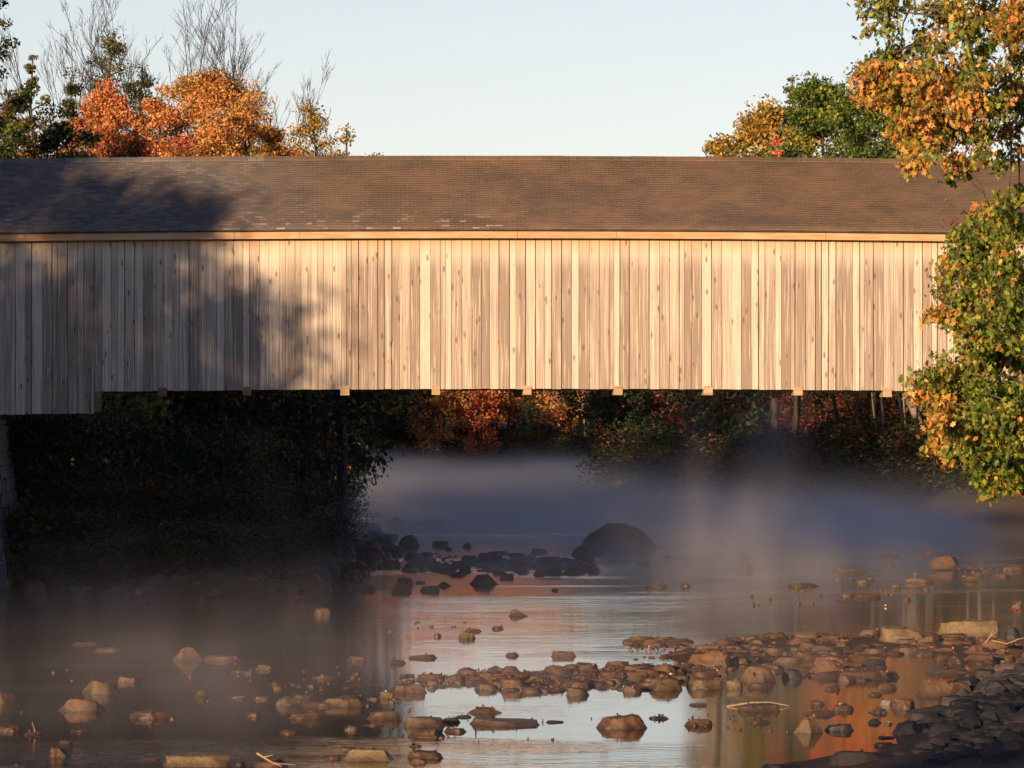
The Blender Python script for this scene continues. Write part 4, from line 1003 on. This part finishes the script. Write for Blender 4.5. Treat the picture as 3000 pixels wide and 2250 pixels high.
R(2010, 1719, 34, 11, 'flat', 'small tan stone in the warm mist')
R(1922, 1722, 70, 13, 'flat', 'low tan stone in the warm mist, left of the small one')
R(2985, 1782, 46, 27, 'angular', 'rough rock at the right edge above the mossy block')
R(2187, 1673, 36, 20, 'round', 'faint rock inside the mist plume')
R(2182, 1634, 46, 15, 'round', 'faintest rock at the back of the mist plume')
# --- shaded middle
B_ = 'boulder'
R(1812, 1611, 214, 100, 'dome', 'huge dark domed boulder standing in the mist under the bridge', name=B_, cat=B_, dep=2.4)
R(1705, 1629, 58, 40, 'dome', 'dark round boulder left in front of the huge one', name=B_, cat=B_)
R(1722, 1643, 40, 30, 'round', 'upright dark stone leaning on the round boulder')
R(1600, 1667, 74, 47, 'angular', 'jagged dark rock heap left of the round boulder', name=B_, cat=B_)
R(1580, 1619, 54, 16, 'round', 'low dark stone behind the jagged heap')
R(1738, 1676, 44, 23, 'round', 'dark round stone at the right end of the dark shoal')
R(1622, 1682, 58, 25, 'round', 'dark stone right in front of the jagged heap')
R(1680, 1679, 58, 22, 'flat', 'flat dark stone between the jagged heap and the last round stone')
R(1580, 1685, 42, 17, 'round', 'dark stone left in front of the jagged heap')
R(1435, 1647, 84, 34, 'round', 'wide dark rock in the middle of the dark shoal', name=B_, cat=B_)
R(1352, 1661, 60, 23, 'round', 'oval dark rock left of the wide dark rock')
R(1470, 1647, 28, 18, 'round', 'small dark stone right against the wide dark rock')
R(1418, 1713, 108, 38, 'angular', 'misty grey rock mass at the front of the dark shoal', name=B_, cat=B_)
R(1487, 1694, 44, 17, 'round', 'dark stone right of the misty grey rock mass')
R(1300, 1671, 64, 17, 'round', 'low dark rock left of the oval dark rock')
R(1248, 1667, 48, 18, 'round', 'dark rock at the left end of the dark shoal edge')
R(1288, 1599, 54, 18, 'round', 'oval dark stone alone in pink water behind the shoal')
R(1370, 1603, 32, 16, 'cone', 'small dark stone alone right of the oval one')
R(1314, 1610, 24, 8, 'flat', 'tiny dark stone just below the oval one')
R(1516, 1633, 56, 14, 'flat', 'flat dark rock behind the dark shoal')
R(1198, 1600, 60, 42, 'dome', 'dark domed rock at the tip of the left bank', name=B_, cat=B_)
R(1110, 1527, 48, 34, 'cone', 'dark pointed rock farthest back off the left bank', name=B_, cat=B_)
R(1155, 1537, 60, 30, 'cone', 'dark sloping rock right of the farthest pointed one', name=B_, cat=B_)
R(1125, 1587, 60, 30, 'round', 'dark round rock left of the domed rock at the bank', name=B_, cat=B_)
R(1063, 1730, 86, 22, 'flat', 'long oval dark rock off the left gravel bar')
R(1178, 1736, 62, 33, 'round', 'front half of the double dark rock before the red reflection', name=B_, cat=B_)
R(1187, 1714, 50, 28, 'round', 'back half of the double dark rock before the red reflection', name=B_, cat=B_)
R(1263, 1733, 62, 21, 'flat', 'oval dark rock right of the double rock, the nearer of two')
R(1298, 1718, 48, 16, 'cone', 'oval dark rock right of the double rock, the farther of two')
R(1230, 1709, 32, 8, 'flat', 'sliver of dark stone right behind the double rock')
R(1822, 1645, 72, 13, 'flat', 'flat dark stone in front of the huge domed boulder')
R(1886, 1653, 42, 15, 'round', 'dark stone right in front of the huge domed boulder')
R(1958, 1633, 34, 11, 'round', 'faint stone right of the huge domed boulder')
R(1626, 1731, 22, 9, 'flat', 'tiny dark stone in the pale water below the dark shoal')
R(880, 1791, 112, 58, 'block', 'blocky dark boulder at the point of the left gravel bar', name=B_, cat=B_)
R(942, 1801, 48, 27, 'round', 'dark stone at the very tip of the left gravel bar')
R(800, 1770, 90, 44, 'angular', 'dark rock behind the blocky boulder on the left gravel bar', name=B_, cat=B_)
R(900, 1730, 60, 26, 'round', 'dark rock on the water edge above the blocky boulder')
R(540, 1695, 64, 26, 'round', 'rounded dark rock at the foot of the shrubs on the left bank')
R(340, 1690, 90, 30, 'angular', 'dim angular rock on the left bank right of the pier')
R(1780, 1441, 48, 24, 'round', 'dark rock off the point of the right bank', name=B_, cat=B_)
R(1840, 1443, 90, 18, 'angular', 'dark rocky point of the right bank')
R(1700, 1444, 60, 4, 'flat', 'thin dark sandbar stone left of the right bank point')

# small stones: counted ones in groups, remainder as one mass
rnd = random.Random(9); nsmall = 0
rest = []
def scatter(n, zone, wr, hr, kinds, label, group, mat=None, keep=None):
    """zone: list of (cx, cy, rx, ry)"""
    for i in range(n):
        cx, cy, rx, ry = rnd.choice(zone)
        a = rnd.uniform(0, 2*PI); q = rnd.random()**.5
        px, py = cx+rx*q*math.cos(a), cy+ry*q*math.sin(a)
        w = wr[0]*.7+(wr[1]*1.25-wr[0]*.7)*rnd.random()**1.8; h = w*rnd.uniform(*hr)
        if keep is None or i < keep: rock(px, py, w, h, rnd.choice(kinds), label, mat, name='stone', cat='stone', group=group, seed=rnd.randint(0, 10**6), sub=3 if w > 22 else 2)
        else: rest.append((px, py, w, h, rnd.choice(kinds)))
KD = ['flat', 'angular', 'flat', 'round', 'angular', 'slab']
scatter(260, [(1480, 1995, 210, 30), (1560, 2010, 130, 20), (1700, 1985, 110, 30)], (16, 62), (.12, .30), KD, 'small brown stone on the middle shoal among red leaves', 'stones of the middle shoal', keep=24)
scatter(420, [(1850, 1985, 150, 36), (2080, 1950, 260, 40), (2250, 1905, 230, 34), (2560, 1890, 260, 34), (1930, 1884, 90, 7)], (16, 70), (.12, .30), KD, 'small brown stone on the right shoal between the big boulders', 'stones of the right shoal', keep=30)
scatter(200, [(2830, 1905, 170, 34), (2920, 1920, 120, 30), (2480, 1975, 150, 22)], (18, 70), (.12, .30), KD, 'small stone on the rightmost shoal under the mossy block', 'stones of the rightmost shoal', keep=16)
scatter(90, [(1020, 2058, 180, 14), (1240, 2000, 90, 24), (900, 1990, 200, 40)], (10, 30), (.2, .45), KD, 'small stone breaking the riffle left of the middle shoal', 'stones of the left riffle', keep=14)
scatter(170, [(1440, 1655, 230, 34), (1260, 1650, 120, 28), (1660, 1665, 90, 20)], (16, 52), (.15, .34), KD, 'small dark stone of the shaded shoal under the bridge', 'stones of the dark shoal', keep=20)
scatter(420, [(1060, 1640, 110, 46), (900, 1690, 160, 44), (700, 1720, 200, 44), (450, 1725, 220, 40), (1100, 1600, 60, 50)], (16, 50), (.25, .55), KD, 'small dark stone on the left gravel bar below the shrubs', 'stones of the left gravel bar', keep=22)
scatter(160, [(300, 1715, 240, 50), (560, 1720, 220, 50), (820, 1730, 130, 40)], (30, 80), (.3, .6), ['angular', 'round', 'angular', 'block'], 'dark rock on the left gravel bar between pier and spit', 'rocks of the left gravel bar', keep=16)
scatter(70, [(2600, 1690, 380, 46), (2880, 1670, 110, 22), (2450, 1750, 300, 40)], (8, 26), (.2, .4), ['flat', 'round'], 'small leafy stone in the misty sunlit water at right', 'stones in the sunlit mist', keep=14)
scatter(60, [(400, 2050, 380, 110), (1500, 2120, 420, 60), (1300, 1850, 250, 30), (2200, 2120, 200, 40)], (5, 17), (.2, .4), ['flat'], 'tiny flat stone just above the surface of the near water', 'tiny stones in the near water', keep=14)
# dark shore, lower right
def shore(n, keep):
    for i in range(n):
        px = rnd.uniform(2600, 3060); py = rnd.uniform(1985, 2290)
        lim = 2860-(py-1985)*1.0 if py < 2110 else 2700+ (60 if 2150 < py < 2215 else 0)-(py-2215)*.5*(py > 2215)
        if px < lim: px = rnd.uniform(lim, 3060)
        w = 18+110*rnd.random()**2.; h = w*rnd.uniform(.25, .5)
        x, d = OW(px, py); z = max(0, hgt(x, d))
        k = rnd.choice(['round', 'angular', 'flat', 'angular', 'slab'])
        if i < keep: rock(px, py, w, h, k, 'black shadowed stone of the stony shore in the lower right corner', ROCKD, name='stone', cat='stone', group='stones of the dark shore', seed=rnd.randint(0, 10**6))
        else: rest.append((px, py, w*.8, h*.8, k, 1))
shore(850, 34)
def bulk(name, items, mat, lab):
    Vs = []; Fs = []; n = 0
    for it in items:
        px, py, w, h, k = it[:5]; x, d = OW(px, py); s = FPX/d
        v, f = rock_geo(int(px*31+py*17), w/s, max(.03, h/s), w/s*rnd.uniform(.6, .95), k, 2)
        v = v+np.array([x, d, max(0, hgt(x, d))*.7]); Vs.append(v); Fs.append(f+n); n += len(v)
    o = mesh_np(name, np.concatenate(Vs), np.concatenate(Fs), mat, smooth=True); o.data.set_sharp_from_angle(angle=math.radians(34))
    tag(o, lab, 'stones', kind='stuff'); return np.concatenate(Vs)
bv = bulk('river_gravel', [r for r in rest if len(r) == 5], ROCK, 'brown gravel and cobbles filling the shoals of the river')
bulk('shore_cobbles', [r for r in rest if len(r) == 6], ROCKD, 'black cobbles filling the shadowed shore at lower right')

# fallen leaves caught on stones and shoals
rng = np.random.default_rng(3); P = []
for v, px, py in ROCKV:
    if py > 1640 and not (px < 1200 and py < 1850) and len(v):
        w = v[:, 0].max()-v[:, 0].min(); k = int(rng.integers(0, 6)+w*14) if py < 2110 and px > 1250 else int(rng.integers(0, 4)+w*3)
        P.append(v[rng.integers(0, len(v), k)]+np.array([0, -.01, .02]))
m = bv[(bv[:, 2] > .05)]; P.append(m[rng.integers(0, len(m), 3500)]+np.array([0, -.01, .015]))
for cx, cy, rx, ry, n in [(1450, 1970, 120, 10, 260), (1560, 2010, 130, 14, 180), (2000, 1905, 160, 16, 260), (2300, 1885, 200, 18, 260), (2380, 1880, 60, 10, 150), (2480, 1670, 50, 5, 80), (2980, 1785, 25, 9, 90)]:
    a = rng.uniform(0, 2*PI, n); q = rng.random(n)**.5
    pts = np.array([OW(cx+rx*qq*math.cos(aa), cy+ry*qq*math.sin(aa)) for aa, qq in zip(a, q)])
    hz = height(pts[:, 0], pts[:, 1]); z = np.maximum(hz, 0)+np.where(hz > .01, rng.uniform(.01, .05, n), .006)
    P.append(np.column_stack([pts, z]))
P = np.concatenate(P)
tag(leaves('fallen_leaves', P, rng.uniform(.03, .075, len(P)), pick(rng, ['redor', 'rust', 'maroon', 'oak'], [2, 6, 3, 1], len(P), .5)*.5, LITTER, None, tmpl='quad', seed=4), 'wet red and brown fallen leaves caught on the stones of the shoals', 'leaves', kind='stuff')

# sticks
def stick(label, pts, r, forks=()):
    t = MB(); P = [Vector(p) for p in pts]
    t.tube(P, [r*(1-.6*i/(len(P)-1)) for i in range(len(P))], 6)
    for a, b in forks: t.tube([Vector(a), Vector(b)], [r*.7, r*.25], 5)
    o = t.build('driftwood_stick', TWIG); tag(o, label, 'stick'); return o
def S3(px, py, d, dz=0): v = W(px, py, d); return (v.x, v.y, v.z+dz)
d = OW(2228, 2071)[1]
stick('long bleached stick lying across the flat rock', [S3(2130, 2070, d), S3(2170, 2063, d), S3(2205, 2058, d), S3(2260, 2058, d), S3(2312, 2068, d)], .02)
d = OW(2860, 1922)[1]-.3
stick('forked bleached branch standing on the rocks below the mossy block', [S3(2886, 1885, d), S3(2900, 1866, d), S3(2910, 1846, d)], .022, [(S3(2898, 1868, d), S3(2920, 1850, d)), (S3(2905, 1860, d), S3(2918, 1868, d))])
stick('long thin stick slanting to the right edge below the mossy block', [S3(2905, 1876, d), S3(2950, 1886, d), S3(2985, 1872, d), S3(3010, 1868, d)], .018)
d = OW(795, 2256)[1]-.2
stick('forked twig lying on the rock at the bottom edge', [S3(752, 2206, d), S3(790, 2230, d), S3(826, 2246, d)], .016, [(S3(772, 2218, d), S3(800, 2212, d)), (S3(800, 2236, d), S3(866, 2241, d))])
d = OW(100, 2153)[1]-.1
stick('short upright twig on the leaf covered stone at left', [S3(103, 2144, d), S3(98, 2128, d), S3(94, 2116, d)], .010)
d = OW(1960, 1880)[1]
stick('thin reed stalks lying on the leafy bar at the centre right', [S3(1880, 1868, d), S3(1930, 1866, d), S3(1978, 1878, d)], .014)

# grass: the islet and the edge of the far bank
def grass(name, label, spots, n, h, seed, pals=('olive', 'grey', 'rust')):
    rng = np.random.default_rng(seed); V = []; F_ = []; K = []; k = 0
    cols = pick(rng, list(pals), [2, 2, 1], n)
    for i in range(n):
        x0, y0, sx, sy = spots[rng.integers(0, len(spots))]
        x, y = x0+rng.normal()*sx, y0+rng.normal()*sy; z = max(0, hgt(x, y)) if len(spots) < 3 else 0.1
        a = rng.uniform(0, 2*PI); hh = h*rng.uniform(.5, 1.3); w = .02+.02*h; lx, ly = rng.normal(0, .3*hh, 2)
        V += [(x-w*math.cos(a), y-w*math.sin(a), z-.05), (x+w*math.cos(a), y+w*math.sin(a), z-.05), (x+lx, y+ly, z+hh)]; F_.append([k, k+1, k+2]); k += 3; K += [cols[i]]*3
    tag(mesh_np(name, V, np.array(F_), LEAF, cols=np.array(K)), label, 'grass', kind='stuff')
xi, di = OW(1262, 1537)
rock(1262, 1538, 96, 11, 'flat', 'low grassy islet right of the dark pointed rocks', ROCKD, name='islet', cat='islet')
grass('islet_grass', 'dark tufts of grass on the small islet', [(xi, di+.5, .38, .3)], 260, .22, 5, ('dgreen', 'rust', 'olive'))
sp = [(x, 446.5+abs(x+8)*.0, 1.6, 1.0) for x in range(-17, 1, 2)]+[(2+i*1.2, 440-i*5., 1.2, 1.5) for i in range(7)]
grass('bank_grass', 'pale grass along the edge of the misty far bank', sp, 2600, 1.1, 6)

# ------------------------------------------------------------------ mist on the water
def mist(name, label, box, dens, col, zfall, nscale, lo, hi, aniso=.35, plumes=(), edge=4.):
    x0, x1, y0, y1, z0, z1 = box
    V = [(x0,y0,z0),(x1,y0,z0),(x1,y1,z0),(x0,y1,z0),(x0,y0,z1),(x1,y0,z1),(x1,y1,z1),(x0,y1,z1)]
    t = NT(name); g = t.n('NewGeometry').outputs['Position']
    sp = t.n('SeparateXYZ'); t.set(sp, 0, g); x, y, z = sp.outputs
    nz = t.ramp(t.noise(t.mapping(g, nscale), 1., 1.5, .55), lo, hi)
    fall = t.math('POWER', 2.718, t.math('MULTIPLY', z, -1./zfall))
    top = t.ramp(z, z1, z1*.55)
    ey = t.math('MULTIPLY', t.ramp(y, y0, y0+edge), t.ramp(y, y1, y1-edge))
    base = t.math('MULTIPLY', t.math('MULTIPLY', fall, nz), t.math('MULTIPLY', ey, dens))
    for (px, py, rx, ry, hz, amp, lean) in plumes:      # a rising plume: gaussian in plan, leaning, broken by noise
        xx = t.math('SUBTRACT', x, t.math('ADD', px, t.math('MULTIPLY', z, lean)))
        a = t.math('MULTIPLY', xx, 1./rx); a = t.math('MULTIPLY', a, a)
        b = t.math('MULTIPLY', t.math('SUBTRACT', y, py), 1./ry); b = t.math('MULTIPLY', b, b)
        gz = t.math('POWER', 2.718, t.math('MULTIPLY', t.math('ADD', t.math('ADD', a, b), t.math('MULTIPLY', z, 1./hz)), -1.))
        base = t.math('ADD', base, t.math('MULTIPLY', t.math('MULTIPLY', gz, amp), t.math('ADD', .25, nz)))
    base = t.math('MULTIPLY', base, top)
    v = t.n('VolumePrincipled'); t.set(v, 'Density', base); v.inputs['Color'].default_value = (*col, 1); v.inputs['Anisotropy'].default_value = aniso
    m = t.out(vol=v.outputs[0])
    o = mesh_np(name, V, [[0,3,2,1],[4,5,6,7],[0,1,5,4],[1,2,6,5],[2,3,7,6],[3,0,4,7]], m)
    tag(o, label, 'mist', kind='stuff'); return o
mist('mist', 'pale morning mist lying on the shaded river beyond the bridge', (-18, 26, 150, 444, .02, 4), .16, (1., .98, 1.), .6, (.10, .02, .16), .38, .68, aniso=0.2, edge=12., plumes=[(2., 205, 14, 42, .6, .10, 0.)])
mist('mist', 'warm sunlit mist drifting off the shoals and rising in a plume', (-14, 17, 57, 149.9, .02, 9), .017, (.97, .93, .97), .55, (.55, .10, .16), .42, .66, aniso=0.2, edge=6.,
     plumes=[(-5.5, 76, 7, 12, .5, .035, 0.), (8.1, 137, .9, 5, 3.6, .085, .12), (6.4, 128, 3.6, 9, .9, .13, 0.), (5.6, 133, .6, 4, 2.2, .06, .08), (1.5, 132, 3.5, 10, .8, .05, 0.), (-9.6, 98, .6, 3, 1.2, .02, .05), (-5.6, 95, .6, 3, 1.2, .03, -.04)])

# ------------------------------------------------------------------ light, sky, camera
w = bpy.data.worlds.new('World'); S.world = w; w.use_nodes = True
t = NT('', world=w)
sky = t.n('TexSky', sky_type='NISHITA'); sky.sun_disc = False; sky.sun_elevation = SUN_EL; sky.sun_rotation = PI + SUN_AZ
sky.altitude = 60; sky.air_density = 1.0; sky.dust_density = .4; sky.ozone_density = 1.0
bg = t.n('Background'); hs = t.n('HueSaturation'); t.t.links.new(sky.outputs[0], hs.inputs['Color']); hs.inputs['Saturation'].default_value = .5
dz = t.n('SeparateXYZ'); t.set(dz, 0, t.n('TexCoord').outputs['Generated'])
up = t.ramp(dz.outputs[2], .12, .40)
deep = t.mix(1., sky.outputs[0], (.25, .35, .62), 'MULTIPLY')
tint = t.mix(1., hs.outputs[0], (.98, .97, 1.09), 'MULTIPLY')
tint = t.mix(up, tint, deep)
t.t.links.new(tint, bg.inputs[0]); bg.inputs[1].default_value = .098
ow = t.n('OutputWorld'); t.t.links.new(bg.outputs[0], ow.inputs[0])
ld = bpy.data.lights.new('sun', 'SUN'); ld.energy = 5.0; ld.angle = math.radians(.55); ld.color = (1, .672, .38)
lo = bpy.data.objects.new('sun', ld); COL.objects.link(lo)
sd = Vector((-math.sin(SUN_AZ)*math.cos(SUN_EL), -math.cos(SUN_AZ)*math.cos(SUN_EL), math.sin(SUN_EL)))
lo.rotation_euler = sd.to_track_quat('Z', 'Y').to_euler()
cd = bpy.data.cameras.new('camera'); cam = bpy.data.objects.new('camera', cd); COL.objects.link(cam)
cam.location = (0, 0, CAMZ); cam.rotation_euler = (math.radians(90), 0, 0)
cd.sensor_width = 36; cd.lens = 36*FPX/3000; cd.shift_y = 125/3000; cd.clip_start = .5; cd.clip_end = 9000
S.camera = cam
S.view_settings.view_transform = 'Standard'; S.view_settings.look = 'None'; S.view_settings.exposure = .55; S.view_settings.gamma = 1
c = S.cycles
c.use_denoising = True; c.adaptive_threshold = .025; c.max_bounces = 6; c.diffuse_bounces = 2; c.glossy_bounces = 3; c.transmission_bounces = 3; c.volume_bounces = 1; c.transparent_max_bounces = 8
c.volume_step_rate = 1.6; c.volume_max_steps = 48; c.sample_clamp_indirect = 4
